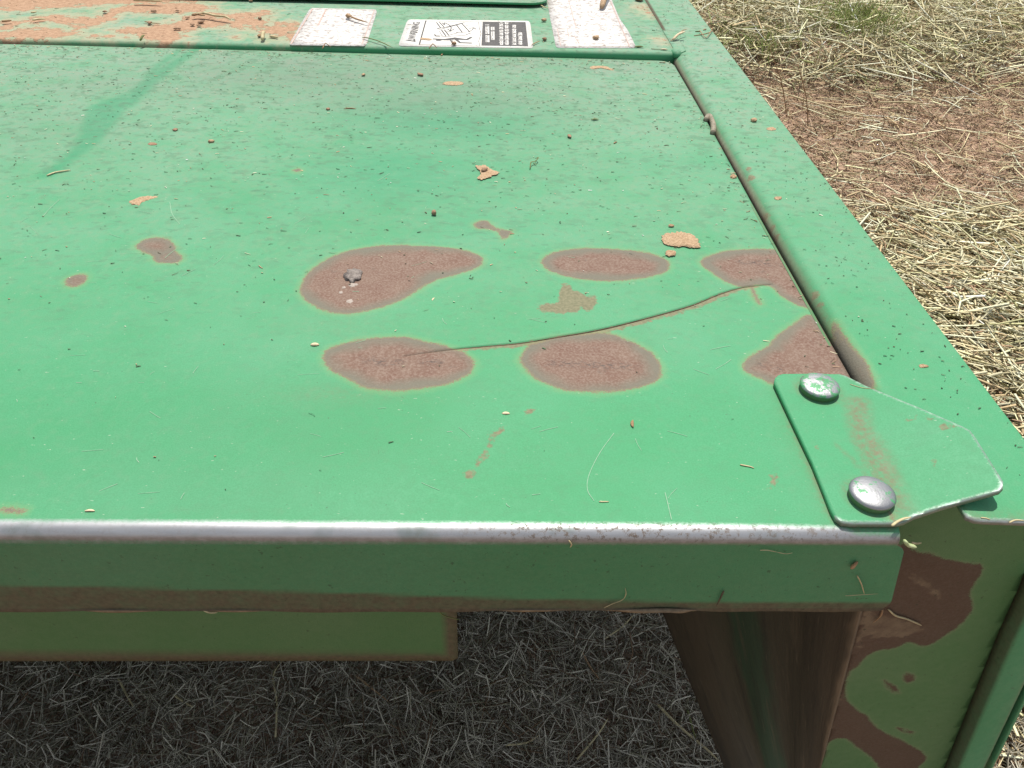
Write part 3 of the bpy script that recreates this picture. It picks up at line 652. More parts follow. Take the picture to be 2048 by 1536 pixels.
# ---- inner shield (mud streaked): a curved deflector sheet hanging inside the end plate
m = NT('mud_streaked_shield')
su = m.attr('su'); sv = m.attr('sv')
def streaks(sc_u, sc_v, det, off):
    cb = m.n('ShaderNodeCombineXYZ'); m.put(cb.inputs[0], m.math('MULTIPLY', su, sc_u)); m.put(cb.inputs[1], m.math('MULTIPLY', sv, sc_v)); cb.inputs[2].default_value = off
    x = m.n('ShaderNodeTexNoise'); m.put(x.inputs['Vector'], cb.outputs[0]); x.inputs['Scale'].default_value = 1.0; x.inputs['Detail'].default_value = det; x.inputs['Roughness'].default_value = 0.62; return x.outputs['Fac']
n1 = streaks(14, 1.2, 5.0, 0.0); n2 = streaks(60, 5.0, 4.0, 3.0); n3 = streaks(7, 2.2, 3.0, 7.0)
uu = m.math('ADD', su, m.math('MULTIPLY', m.math('SUBTRACT', n3, 0.5), 0.16))
base = m.ramp(uu, [(0.0, (0.050, 0.036, 0.020)), (0.10, (0.075, 0.054, 0.030)), (0.24, (0.082, 0.062, 0.036)), (0.38, (0.060, 0.052, 0.028)), (0.43, (0.036, 0.062, 0.030)), (0.56, (0.036, 0.060, 0.030)), (0.62, (0.052, 0.044, 0.025)), (0.85, (0.044, 0.035, 0.020)), (0.97, (0.060, 0.044, 0.026)), (1.0, (0.14, 0.10, 0.06))])[0]
c = m.mix(m.rng(n1, 0.52, 0.68, 0, 0.65), base, (0.026, 0.021, 0.013))
c = m.mix(m.rng(n1, 0.44, 0.30, 0, 0.55), c, (0.115, 0.086, 0.052))
c = m.mix(m.rng(n2, 0.62, 0.74, 0, 0.45), c, (0.17, 0.135, 0.088))
m.put(m.b.inputs['Base Color'], c); m.b.inputs['Roughness'].default_value = 0.8; m.bump(n1, 0.002)
V = []; Fc = []; SU = []; SV = []; nu = 40; nv = 24
Lr = lambda v: np.array((0.221, 0.541, -0.45)) + v*np.array((0.031, -0.186, 0.0))
Rr = lambda v: np.array((0.2842, 0.3285, -0.137)) + v*np.array((0.0438, 0.0, -0.258))
for q in range(nv+1):
    v_ = -0.44+q/nv*1.50; a, b = Lr(v_), Rr(v_)
    for r in range(nu+1):
        u_ = r/nu; p = a*(1-u_)+b*u_; p = p + np.array((0.006, 0.004, 0))*math.sin(u_*math.pi)*(1+0.3*math.sin(u_*19+v_*2))
        V.append((p[0], p[1], p[2]+ZP)); SU.append(u_); SV.append(v_)
for q in range(nv):
    for r in range(nu): k = q*(nu+1)+r; Fc.append((k, k+1, k+nu+2, k+nu+1))
me = mesh('inner_shield', V, Fc); set_attr(me, 'su', SU); set_attr(me, 'sv', SV)
o = link('inner_shield', me, m.m, mower, True); solidify(o, 0.003)
o['label'] = 'mud streaked inner shield hanging beside the end plate'

# ---- lower bar behind the front face
YB2 = 0.312
zt, zl = -0.045, aty(500, 1322, YB2)[2]-ZP; xe = aty(915, 1290, YB2)[0]
pts = [(-1.35, zt+ZP), (-1.35, zl+ZP), (xe-0.004, zl+ZP), (xe, zl+ZP+0.004), (xe, zt+ZP)]
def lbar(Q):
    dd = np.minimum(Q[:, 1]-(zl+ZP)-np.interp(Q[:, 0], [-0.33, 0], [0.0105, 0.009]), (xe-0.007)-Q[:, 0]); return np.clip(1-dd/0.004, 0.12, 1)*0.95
o = sheet('lower_bar', pts, lambda a, b: YB2, M_SHADE, mower, 0.006, 0.004, 'xz', attrs={'grime_shade': lbar})
# ---- rear deck with rounded front bead
dz = lambda x: np.interp(x, [-0.75, 0.27], [0.0062, 0.0105])
xs2 = np.concatenate([np.arange(-1.35, -0.9, 0.05), np.arange(-0.9, 0.2801, 0.006)]); xs2[-1] = 0.2805
pf = [(1.2065, -0.02, 0), (1.2065, 0.002, 0)]
for j in range(9):
    a = math.pi/2*j/8; pf.append((1.2065+0.0065*(1-math.cos(a)), -0.0065+0.0065*math.sin(a), 1))
for y in np.concatenate([np.arange(1.217, 1.62, 0.0055), [1.7, 1.85, 2.05]]): pf.append((y, 0.0, 1))
V = []
for (y, z, top_) in pf:
    for x in xs2: V.append((x, y, ZP + (z + dz(x) if top_ else min(z, dz(x)-0.007))))
V = np.array(V); n2 = len(xs2)
i = (np.arange(len(pf)-1)[:, None]*n2 + np.arange(n2-1)[None]).ravel()
me = big_mesh('rear_deck', V, np.stack([i, i+1, i+n2+1, i+n2], 1)); Q = V[:, :2]
MUDS = [
 [(-200,68),(0,62),(60,52),(130,58),(160,64),(110,75),(40,77),(0,74),(-200,85)],
 [(0,42),(60,36),(110,28),(190,32),(230,14),(300,4),(400,6),(420,20),(330,26),(250,24),(190,50),(150,50),(90,38),(40,50),(0,58)],
 [(230,60),(290,52),(340,45),(380,30),(440,34),(460,48),(400,56),(370,62),(360,80),(310,82),(270,74),(250,64)],
 [(420,24),(470,26),(520,22),(530,30),(480,36),(440,34)],
 [(180,70),(195,69),(190,75)],[(215,71),(228,70),(222,75)],
 [(0,-10),(200,-12),(420,-8),(380,2),(200,8),(100,14),(0,18)],
]
md = np.full(len(Q), 0.1)
for p in MUDS: md = np.minimum(md, sdf(Q, px_poly(p, 0.008), 0.1))
for (px, py, r) in ((560,60,.05),(590,75,.03),(1310,30,.03),(1290,20,.03),(1330,85,.02),(500,45,.05),(480,70,.02)):
    c = at(px, py, 0.008)[:2]; md = np.minimum(md, np.hypot(Q[:, 0]-c[0], (Q[:, 1]-c[1])*0.8)-r+0.022)
set_attr(me, 'mud', np.clip(0.1-md, 0, 0.2))
deck = link('rear_deck', me, M_PAINT, mower, True); solidify(deck, 0.003)
# lap of the deck over the rail in front of the seam
pts = [(0.2800, 1.2100), (0.2845, 1.2085), (0.2900, 1.2120), (0.2985, 1.222), (0.3000, 1.25), (0.2960, 1.30), (0.2860, 1.325), (0.2800, 1.328)]
sheet('deck_lap', pts, lambda a, b: ZP+0.0105, M_PAINT, deck, 0.006, 0.0025)
# weld pimple in the corner of bead and rail
c0 = at(1353, 105, 0.010); bm = bmesh.new(); bmesh.ops.create_icosphere(bm, subdivisions=3, radius=1.0)
for v in bm.verts:
    q = v.co.copy(); f_ = max(0.15, 1-0.55*max(q.y, 0)); v.co = Vector((c0[0]+q.x*0.008*f_, c0[1]+0.006+q.y*0.017, c0[2]-0.002+q.z*0.0065*(1-0.3*q.y)))
link('weld_bead', bm_mesh('weld_bead', bm), M_PAINT, deck, True)
# raised rear hatch with a rounded corner
hx = at(1094, -4, 0.016)[0]; hy = at(1000, 7, 0.016)[1]; R_ = 0.035
pts = [(-1.3, hy+0.004), (hx-R_, hy)] + [(hx-R_+R_*math.sin(a), hy+R_-R_*math.cos(a)) for a in np.linspace(0.1, math.pi/2, 10)] + [(hx, 2.04), (-1.3, 2.04)]
o = sheet('rear_hatch', pts, lambda a, b: ZP+0.019+0.002*np.interp(a, [-1, 0.2], [-2, 0]), M_PAINT, mower, 0.05, 0.004, bevel=0.0012)
o['label'] = 'raised green hatch with a rounded corner at the back of the deck'
# ---- unseen parts added to close the machine; its walls keep light out underneath
def box(name, a, b, mat, parent):
    bm = bmesh.new(); bmesh.ops.create_cube(bm, size=1.0)
    for v in bm.verts: v.co = Vector([(a[q]+b[q])/2+v.co[q]*(b[q]-a[q]) for q in range(3)])
    bmesh.ops.bevel(bm, geom=bm.edges[:], offset=0.004, segments=2, affect='EDGES')
    return link(name, bm_mesh(name, bm), mat, parent)
box('added_rear_wall', (-1.35, 2.045, 0.12), (-0.25, 2.06, ZP+0.005), M_SHADE, mower)
box('added_side_wall', (-1.37, 0.30, 0.10), (-1.352, 2.05, ZP-0.002), M_SHADE, mower)
box('cutter_bar', (-1.30, 1.25, 0.06), (0.20, 1.75, 0.24), M_DARK, mower)
for x in (-1.1, -0.5, 0.05): box('skid_shoe', (x-0.06, 1.28, -0.004), (x+0.06, 1.72, 0.07), M_DARK, mower)

# ---- corner plate and its two round-headed bolts
BX = 0.2615
def plz(x): 
    u = x-BX; return 0.0042 + (0.36*(u+math.sqrt(u*u+0.006**2))/2)
def on_plate(px, py):
    z = 0.0042
    for _ in range(30): z = 0.5*z+0.5*plz(at(px, py, z)[0])
    return at(px, py, z)
PO = [(1549,764),(1550,757),(1556,751),(1566,748),(1640,747),(1680,748),(1692,752),(1735,773),(1840,816),(1925,853),(1940,861),(1950,874),(1998,950),(2006,964),(2006,974),(1998,982),(1960,993),(1880,1015),(1830,1032),(1810,1043),(1795,1047),(1705,1047),(1685,1045),(1672,1036),(1663,1020),(1625,925),(1580,830)]
outl = [on_plate(x, y)[:2] for x, y in PO]
PB = [[(1692,798),(1735,800),(1742,850),(1765,885),(1790,930),(1805,980),(1800,1030),(1780,1035),(1775,1000),(1745,955),(1715,900),(1698,860)]]
pbp = [smooth_loop([on_plate(x, y)[:2] for x, y in p]) for p in PB]
crease = smooth_line([on_plate(x, y)[:2] for x, y in ((1672,890),(1690,905),(1715,930),(1735,957))])
crack2 = smooth_line([on_plate(x, y)[:2] for x, y in ((1772,1015),(1778,1024),(1782,1030),(1790,1042))])
PT = [[(1815,838),(1845,825),(1850,828),(1825,843)],[(1850,832),(1868,828),(1860,838)],[(1880,850),(1915,848),(1925,856),(1890,860)],[(1630,892),(1655,905),(1658,910),(1640,902)],[(1865,925),(1882,918),(1876,930)],[(1920,980),(1935,975),(1930,985)]]
ptp = [smooth_loop([on_plate(x, y)[:2] for x, y in p]) for p in PT]
oc = np.array(outl); oc2 = np.vstack([oc, oc[:1]])
def pl_smear(Q):
    s = np.clip(-mind(Q, pbp)/0.008+0.45, 0, 1)*0.95
    s = np.maximum(s, 0.9*np.exp(-((Q[:, 0]-on_plate(1800, 1000)[0])/0.006)**2-((Q[:, 1]-on_plate(1800, 1000)[1])/0.012)**2))
    for bx_, by_ in ((1637, 779), (1741, 994)):
        b_ = on_plate(bx_, by_); s = np.maximum(s, 0.65*np.exp(-((np.hypot(Q[:, 0]-b_[0], Q[:, 1]-b_[1])-0.0150)/0.0022)**2))
    s = np.maximum(s, 0.6*np.exp(-(line_dist(Q, crease)/0.0016)**2)); return s
plate = sheet('corner_plate', outl, lambda a, b: ZP+plz(a), M_PAINT, mower, 0.003, 0.0034,
   attrs={'smear': pl_smear, 'tan': lambda Q: enc(mind(Q, ptp)+0.0015),
          'rust': lambda Q: enc(line_dist(Q, crack2)-0.0008), 'bare': lambda Q: enc(np.minimum(line_dist(Q, np.array(outl[12:24]))-0.0006, line_dist(Q, np.array(outl[5:13]))+0.0003))})
plate['label'] = 'bent green corner plate held by two round bolts'
mt = NT('chipped_bolt_steel')
bf_ = m_n = mt.noise(170, 5.0, 0.65); f_ = mt.rng(bf_, 0.47, 0.54)
c = mt.mix(f_, (0.30, 0.305, 0.315), (0.060, 0.250, 0.105)); c = mt.mix(mt.rng(mt.noise(420, 4.0, off=(3, 3, 3)), 0.62, 0.7, 0, 0.7), c, (0.13, 0.10, 0.09))
mt.put(mt.b.inputs['Base Color'], c); mt.put(mt.b.inputs['Metallic'], mt.math('SUBTRACT', 0.9, mt.math('MULTIPLY', f_, 0.8))); mt.b.inputs['Roughness'].default_value = 0.5; mt.bump(bf_, 0.0006)
mt2 = NT('bare_bolt_steel'); bf_ = mt2.noise(120, 5.0, 0.65, off=(4, 1, 2)); f_ = mt2.rng(bf_, 0.58, 0.63)
c = mt2.mix(f_, (0.27, 0.275, 0.285), (0.060, 0.250, 0.105)); c = mt2.mix(mt2.rng(mt2.noise(520, 4.0, off=(3, 3, 3)), 0.60, 0.7, 0, 0.5), c, (0.18, 0.17, 0.17))
mt2.put(mt2.b.inputs['Base Color'], c); mt2.put(mt2.b.inputs['Metallic'], mt2.math('SUBTRACT', 0.9, mt2.math('MULTIPLY', f_, 0.8))); mt2.b.inputs['Roughness'].default_value = 0.5; mt2.bump(bf_, 0.0004)
for (px, py, mm, lb) in ((1637,771,mt.m,'upper bolt head, mostly green paint chips'),(1741,986,mt2.m,'lower bolt head worn to bare steel')):
    c = on_plate(px, py); pr = [(0.0128, -0.001), (0.0134, 0.0012), (0.0142, 0.0046), (0.0139, 0.0052)]
    for j in range(1, 9): a = j/9; pr.append((0.0138*math.cos(a*math.pi/2), 0.0052+0.0030*math.sin(a*math.pi/2)))
    c = at(px, py+8, plz(c[0])+0.001); lathe = lathe_mesh('bolt', pr, (c[0], c[1], ZP+plz(c[0])))
    bo = link('bolt', lathe, mm, plate, True); lathe.materials.append(M_SHADE); bo['label'] = lb
    for f in lathe.polygons: f.material_index = 1 if f.index < 80 else 0

# ---- decals on the rear deck
def decal_mat(name, white, print_c, amt, sc_):
    m = NT(name); a = m.noise(sc_, 5.0, 0.75); b = m.noise(sc_*0.25, 4.0, 0.6, off=(3, 2, 0)); e = m.noise(sc_*1.6, 4.0, 0.7, off=(8, 2, 0))
    c = m.mix(m.rng(a, 0.50, 0.60, 0, amt), white, print_c)
    c = m.mix(m.rng(e, 0.56, 0.64, 0, amt*0.8), c, (0.42, 0.40, 0.40))
    c = m.mix(m.rng(b, 0.55, 0.75, 0, 0.30), c, (0.47, 0.37, 0.27))
    m.put(m.b.inputs['Base Color'], c); m.b.inputs['Roughness'].default_value = 0.55; return m.m
M_DEC1 = decal_mat('faded_decal', (0.55, 0.53, 0.50), (0.24, 0.20, 0.175), 0.95, 130)
M_DEC2 = decal_mat('white_decal', (0.62, 0.60, 0.56), (0.38, 0.33, 0.28), 0.30, 150)
M_INK = simple('dark_ink', (0.045, 0.043, 0.042), (0.085, 0.075, 0.07), 260, 0.6, 0)
M_INKG = simple('grey_ink', (0.17, 0.16, 0.155), (0.36, 0.33, 0.31), 330, 0.6, 0)
M_INKB = simple('faded_brown_ink', (0.36, 0.24, 0.20), (0.50, 0.38, 0.33), 240, 0.6, 0)
M_PRT = simple('white_print', (0.62, 0.61, 0.58), (0.40, 0.38, 0.35), 420, 0.6, 0)
def dpt(px, py): return at(px, py, 0.0100)
def flat_poly(pts, lift):                   # pixel outline -> closed 2-D loop on the deck
    return [dpt(x, y)[:2] for x, y in pts]
def deck_h(a): return ZP+dz(a)
def decal(name, pts, mat, label):
    P = [np.array(p, float) for p in pts]; out = []
    for q in range(len(P)):                 # rounded corners
        a, b, c = P[q-1], P[q], P[(q+1) % len(P)]; ra = (a-b)/np.linalg.norm(a-b); rc = (c-b)/np.linalg.norm(c-b)
        k_ = np.array([7.0, 7.0])
        for t_ in (0, .25, .5, .75, 1): out.append(b + ra*7*(1-t_)**2 + rc*7*t_**2)
    o = sheet(name, flat_poly(out, 0), lambda a, b: deck_h(a)+0.0006, mat, deck, 0.03, 0.0004); o['label'] = label; return o
class Ink:                                  # flat print gathered into one mesh per colour
    def __init__(s): s.bm = bmesh.new()
    def poly(s, pts, lift=0.0009):
        L = [dpt(x, y) for x, y in pts]; f_ = s.bm.faces.new([s.bm.verts.new((p[0], p[1], deck_h(p[0])+lift)) for p in L]); f_.normal_update()
        if f_.normal.z < 0: f_.normal_flip()
    def line(s, pts, w=1.0, lift=0.0009):   # w: half width in photo pixels
        for (x0, y0), (x1, y1) in zip(pts[:-1], pts[1:]):
            a, b = dpt(x0, y0)[:2], dpt(x1, y1)[:2]; e = b-a; L = np.linalg.norm(e); nrm = np.array((-e[1], e[0]))/(L+1e-12)*w*0.00080
            vs = [s.bm.verts.new((p[0], p[1], deck_h(p[0])+lift)) for p in (a-nrm, b-nrm, b+nrm, a+nrm)]; f_ = s.bm.faces.new(vs); f_.normal_update()
            if f_.normal.z < 0: f_.normal_flip()
    def done(s, name, mat, parent): return link(name, bm_mesh(name, s.bm), mat, parent)
d1 = decal('decal', [(577,88),(620,14),(755,18),(732,91)], M_DEC1, 'sun faded decal with its print worn away, furthest left')
k = Ink(); k.line([(582,86),(625,16)], 1.4); k.line([(636,49),(652,17)], 1.6); k.line([(602,50),(634,50)], 0.6); k.line([(724,87),(749,19)], 0.9); k.line([(622,16),(750,19)], .4); k.done('print', M_INKB, d1)
d2 = decal('warning_decal', [(796,91),(815,38),(1060,42),(1067,97)], M_DEC2, 'warning decal with a black and white pictogram')
W = lambda L: [(780+x/6.4, 20+y/6.4) for x, y in L]
k = Ink()
k.line(W([(460,132),(375,440)]), 1.3); k.line(W([(460,138),(1185,152)]), .6); k.line(W([(378,438),(1160,460)]), .6)
k.poly(W([(1186,150),(1735,158),(1768,466),(1170,455)]))
k.poly(W([(555,362),(690,370),(830,350),(975,372),(1025,346),(1060,348),(995,384),(960,382),(870,380),(905,412),(1050,418),(1050,428),(890,424),(825,375),(745,386),(690,384),(540,372)]))  # lying figure
k.poly(W([(765,386),(795,388),(822,428),(795,430)])); k.poly(W([(583,384),(600,377),(640,377),(662,384),(645,392),(600,392)]))
k.line(W([(595,155),(650,230)]), 1.1); k.line(W([(632,155),(690,215)]), 1.1); k.line(W([(665,160),(700,190)]), .9); k.line(W([(605,235),(690,222),(955,160)]), 1.0)
k.line(W([(605,240),(650,246),(935,168)]), .8); k.line(W([(660,255),(715,330)]), 1.2); k.line(W([(695,250),(755,325)]), 1.2); k.line(W([(632,270),(670,330)]), .5)
k.line(W([(855,195),(925,285)]), 1.1); k.line(W([(925,178),(1015,275)]), 1.1); k.line(W([(760,318),(880,288),(1010,280),(1050,255),(1072,230)]), .7); k.line(W([(1012,235),(1075,226),(1100,246)]), 1.0)
k.line(W([(568,312),(600,322),(700,338),(850,330),(960,322),(1035,292)]), .8); k.line(W([(565,310),(590,336),(640,340)]), 1.0); k.line(W([(690,190),(700,160),(760,190),(785,225),(770,265),(735,240)]), 1.0); k.line(W([(770,265),(820,245)]), 1.0)
k.line(W([(1135,155),(1142,230),(1165,300),(1135,400),(1150,455)]), .5)
k.done('print', M_INK, d2)
k = Ink(); k.poly(W([(385,378),(400,352),(520,366),(540,380),(500,386),(430,380)]), .0012); k.done('stain', M_MUD, d2)
# text: WARNING set sideways with its triangle, and the block of small print
def text_mesh(body, size, org, ux, uy, lift=0.0009):
    cu = bpy.data.curves.new('lettering', 'FONT'); cu.body = body; cu.size = 1.0; cu.resolution_u = 3; cu.offset = 0.012
    to = bpy.data.objects.new('lettering', cu); COL.objects.link(to); dg = bpy.context.evaluated_depsgraph_get()
    me = bpy.data.meshes.new_from_object(to.evaluated_get(dg)); bpy.data.objects.remove(to)
    xsv = [v.co.x for v in me.vertices]; w = max(xsv)
    for v in me.vertices:
        a, b = v.co.x/w, v.co.y/0.70; p = org + ux*a + uy*b; v.co = (p[0], p[1], deck_h(p[0])+lift)
    me.update()
    if len(me.polygons) and sum(f.normal.z for f in me.polygons) < 0: me.flip_normals()
    return me
def wpt(x, y): return dpt(780+x/6.4, 20+y/6.4)[:2]
o_ = wpt(322, 366); link('lettering', text_mesh('WARNING', 1, o_, wpt(385, 152)-o_, wpt(228, 366)-o_), M_INK, d2)
k = Ink(); k.poly(W([(195,383),(322,366),(328,404)])); k.done('print', M_INK, d2)
k = Ink(); k.poly(W([(255,386),(298,377),(300,392)]), .0012); k.done('print', M_DEC2, d2)
k = Ink(); r5 = random.Random(5)
for (x0, x1, y0, y1, hdr) in ((1222,1272,190,415,1),(1292,1338,220,385,1),(1405,1445,165,450,0),(1475,1515,160,450,0),(1570,1612,195,450,0),(1645,1688,288,450,0)):
    y = y1
    sk = lambda x, y: x + (y-300)*0.02
    while y > y0+8:
        L = r5.uniform(60, 110) if hdr else r5.uniform(24, 60); yt = max(y0, y-L)
        k.poly(W([(sk(x0, y), y), (sk(x0, yt), yt), (sk(x1, yt), yt), (sk(x1, y), y)]), .0011)
        if not hdr:
            for _ in range(2):
                yy = r5.uniform(yt, y); k.poly(W([(x0-9, yy+3), (x0-9, yy-3), (x0, yy-3), (x0, yy+3)]), .0011); k.poly(W([(x1, yy+3), (x1, yy-3), (x1+8, yy-3), (x1+8, yy+3)]), .0011)
        y = yt-(14 if hdr else r5.uniform(6, 10))
k.done('small_print', M_PRT, d2)
k = Ink(); 
for (x0, x1, y0, y1) in ((1222,1272,190,415),(1292,1338,220,385),(1405,1445,165,450),(1475,1515,160,450),(1570,1612,195,450),(1645,1688,288,450)):
    for q in range(int((y1-y0)/9)):
        yy = y0+q*9+r5.uniform(0, 5); xa = x0+r5.uniform(4, 16); xb = xa+r5.uniform(8, 22); k.poly(W([(xa, yy+2.2), (xa, yy-2.2), (xb, yy-2.2), (xb, yy+2.2)]), .0013)
k.done('small_print', M_INKG, d2)
d3 = decal('decal', [(1112,96),(1107,70),(1100,36),(1092,-10),(1218,-12),(1240,40),(1256,62),(1273,97)], M_DEC1, 'large worn white decal nearest the side rail')
E = lambda L: [(900+x/4.452, y/4.452) for x, y in L]
k = Ink(); k.line(E([(1055,5),(1125,255)]), .7); k.line(E([(950,258),(1125,255)]), .5); k.line(E([(955,260),(985,415)]), .6); k.line(E([(985,415),(1600,420)]), .5); k.line(E([(1430,20),(1600,425)]), .9); k.line(E([(1045,262),(1055,325),(1110,330),(1150,390)]), .6)
k.line(E([(1060,8),(1300,-10)]), .5); k.line(E([(1290,10),(1310,40)]), .6); k.done('print', M_INKB, d3)

# ---- spring clip standing in the groove
cp = [at(x, y, 0.003) for x, y in ((1412,240),(1416,233),(1421,234),(1425,243),(1427,254),(1426,266))]
M_CLIP = simple('dirty_clip', (0.30, 0.26, 0.19), (0.14, 0.115, 0.08), 200, 0.6, 0.0004)
o = link('spring_clip', tube_mesh('spring_clip', smooth_line([np.array(p) for p in cp], 4), 0.0036, 8), M_CLIP, rail, True)

# ================================================================== CHAFF: uncountable small litter on the sheet metal
def chaff(name, n, keep, cols, w, L, label, zf, box_):
    q = scatter(n, *box_, keep)
    z = np.array([zf(a, b) for a, b in q]) + 0.0006
    az = rng.normal(0.0, 0.55, n)
    o = straws(name, np.column_stack([q, z+ZP]), rng.uniform(*L, n)*rng.choice([0.5, 1, 1.6], n, p=[.5, .4, .1]), rng.uniform(0.0002, 0.0006, n), az, rng.normal(0, 0.06, n), rng.normal(0, 0.08, n), palette(n, cols, w, 0.25), M_CHAFF, 0.5)
    return tag(o, label, kind='stuff')
DG = (0.072, 0.135, 0.075); DB = (0.10, 0.085, 0.05)
chaff('chaff', 2400, lambda x, y: ss(0.40, 1.15, y)**1.3*0.95+0.035, [DG, DB, (0.10, 0.17, 0.09), TAN, CREAM, BRN], [4, 1.6, 5, 1.0, 3.0, 1.5], (0.0012, 0.0046), 'fine chaff and seed specks over the cover panel', lambda a, b: float(zdent(a, b)), (-0.78, 0.268, 0.31, 1.198))
chaff('seam_chaff', 420, lambda x, y: np.maximum(np.exp(-((1.2-y)/0.022)**2)*0.8, np.exp(-((0.274-x)/0.006)**2)*0.9)+0.0*x, [DB, (0.12, 0.15, 0.08), TAN, CREAM, BRN], [2, 3, 3, 2, 3], (0.0018, 0.0065), 'chaff gathered along the rear bead and the right-hand seam', lambda a, b: float(zdent(a, b)), (-0.70, 0.273, 0.40, 1.198))
chaff('rail_chaff', 400, lambda x, y: 0.5+0.5*(hsh(x*30, y*9, 2) > 0.0), [DG, DB, (0.10, 0.12, 0.07), CREAM], [6, 4, 2, 1], (0.0010, 0.0030), 'dark specks scattered along the side rail', lambda a, b: RT, (0.292, 0.362, 0.33, 1.6))
chaff('deck_chaff', 520, lambda x, y: x*0+1, [DG, DB, TAN, BRN, CREAM], [4, 4, 2, 3, 1], (0.002, 0.007), 'bits of chaff on the rear deck', lambda a, b: float(dz(a)), (-0.85, 0.275, 1.215, 1.60))

# ================================================================== LOOSE THINGS (each one its own object)
def clod_mesh(name, rx, ry, rz, seed, sub=2):
    r = random.Random(seed); ph = [r.uniform(0, 6) for _ in range(6)]
    bm = bmesh.new(); bmesh.ops.create_icosphere(bm, subdivisions=sub, radius=1.0)
    for v in bm.verts:
        q = v.co.copy(); n_ = 0.22*math.sin(q.x*3.1+ph[0])*math.cos(q.y*2.7+ph[1])+0.14*math.sin(q.z*5+ph[2]+q.x*4)+0.07*math.sin(q.y*9+ph[3])
        v.co = Vector((q.x*rx*(1+n_), q.y*ry*(1+n_), q.z*rz*(1+n_)))
    return bm_mesh(name, bm)
def husk_mesh(name, L, w, h, bend=0.1):
    pts = []; rad = []
    for j in range(7):
        t = j/6; pts.append((L*(t-0.5), bend*L*math.sin(t*math.pi), 0)); rad.append(w*max(0.12, math.sin(math.pi*min(1, t*0.92+0.06))**0.7))
    return tube_mesh(name, pts, rad, 7, h/w)
def patty_mesh(name, pts2, h, seed):         # thin crust with an irregular outline
    r = random.Random(seed); O = smooth_loop(pts2, 6); c = O.mean(0); O = c+(O-c)*np.array([r.uniform(0.88, 1.10) for _ in range(len(O))])[:, None]; V = []; n = len(O); Fc = []
    rings = ((1.0, 0.0), (0.93, 0.6), (0.7, 1.0), (0.4, 0.85))
    for s_, hh_ in rings:
        for q in O:
            p = c+(q-c)*s_*(1+r.uniform(-0.05, 0.05)); V.append((p[0], p[1], hh_*h*r.uniform(0.35, 0.75)))
    for k_ in range(len(rings)-1):
        for j in range(n): Fc.append((k_*n+j, k_*n+(j+1) % n, (k_+1)*n+(j+1) % n, (k_+1)*n+j))
    V.append((c[0], c[1], h*0.5)); t = len(V)-1
    for j in range(n): Fc.append(((len(rings)-1)*n+j, (len(rings)-1)*n+(j+1) % n, t))
    return mesh(name, V, Fc)
def drop(name, me, mat, loc, label, cat, group=None, rz=0.0, smooth=True, tilt=0.0):
    o = link(name, me, mat, None, smooth); o.location = loc; o.rotation_euler = (tilt, 0, rz); return tag(o, label, cat, group)
def mud(pts, label, h=0.0014, z=0.0, seed=1, mat=None):
    P = np.array([at(x, y, z)[:2] for x, y in pts]); c = P.mean(0)
    return drop('mud_patch', patty_mesh('mud_patch', P-c, h, seed), mat or M_MUD, (c[0], c[1], ZP+z+0.0002), label, 'dried mud', 'dried mud on the green metal', smooth=True)
def ell(px, py, rx, ry, n=9): return [(px+rx*math.cos(2*math.pi*k/n)*(0.85+0.3*random.random()), py+ry*math.sin(2*math.pi*k/n)*(0.85+0.3*random.random())) for k in range(n)]
def clod(px, py, r, label, z=0.0, mat=None, flat=0.6, sx=1.0):
    c = at(px, py, z); return drop('clod', clod_mesh('clod', r*sx, r, r*flat, int(px+py)), mat or M_CLOD, (c[0], c[1], ZP+z+r*flat*0.75), label, 'soil clod', 'soil crumbs on the green metal', rz=px)
def husk(px, py, L, label, rz=0.0, z=0.0, mat=None, w=None):
    c = at(px, py, z); w = w or L*0.16; return drop('husk', husk_mesh('husk', L, w, w*0.6), mat or M_SEED, (c[0], c[1], ZP+z+w*0.5), label, 'seed husk', 'seed husks on the green metal', rz=rz)
def stalk(pts, r, label, mat, z=0.0, cat='straw', name='straw', group='stalks lying on the green metal', lift=None, fn=None):
    P = [(fn(x, y) if fn else at(x, y, z)) for x, y in pts]; P = smooth_line(P, 4)
    n = len(P); lf = np.interp(np.linspace(0, 1, n), np.linspace(0, 1, len(lift)), lift) if lift is not None else np.zeros(n)
    P = P + np.array([0, 0, 1.0])*(lf+r*0.7)[:, None]; c = P.mean(0)
    rad = r*np.interp(np.linspace(0, 1, n), [0, 0.1, 0.8, 1], [0.7, 1, 0.85, 0.35])
    return drop(name, tube_mesh(name, P-c, rad, 6, 0.7), mat, tuple(c), label, cat, group)

# on the cover panel
mud([(1328,470),(1340,466),(1362,465),(1385,470),(1398,484),(1396,495),(1375,494),(1350,493),(1330,488)], 'largest tan crust of dried mud, near the right-hand rust patches', 0.0022, seed=3)
mud(ell(1341,507,12,6), 'small tan mud blob directly below the largest mud crust', 0.0016, seed=4)
mud(ell(1342,452,6,2.5), 'tiny round mud drop directly above the largest mud crust', 0.002, seed=5)
mud([(952,333),(968,330),(985,340),(998,345),(985,352),(970,358),(955,357),(962,346)], 'tan mud splash around the crumb in the middle of the panel', 0.0008, seed=6)
clod(969, 342, 0.0032, 'brown crumb sitting in the tan mud splash mid panel', flat=0.7, sx=1.3)
clod(868, 428, 0.0028, 'round speckled crumb on open paint below the mud splash', flat=0.9)
clod(423, 284, 0.0034, 'pale lumpy crumb on the dusty left part of the panel', mat=M_MUD, flat=0.45)
clod(656, 219, 0.0028, 'dark red crumb on the dusty back of the panel', flat=0.45)
clod(1139, 273, 0.0022, 'reddish flat crumb above the curled stem', sx=2.0, flat=0.5)
clod(841, 150, 0.0035, 'flat reddish crumb near the rear bead', sx=1.6, flat=0.4)
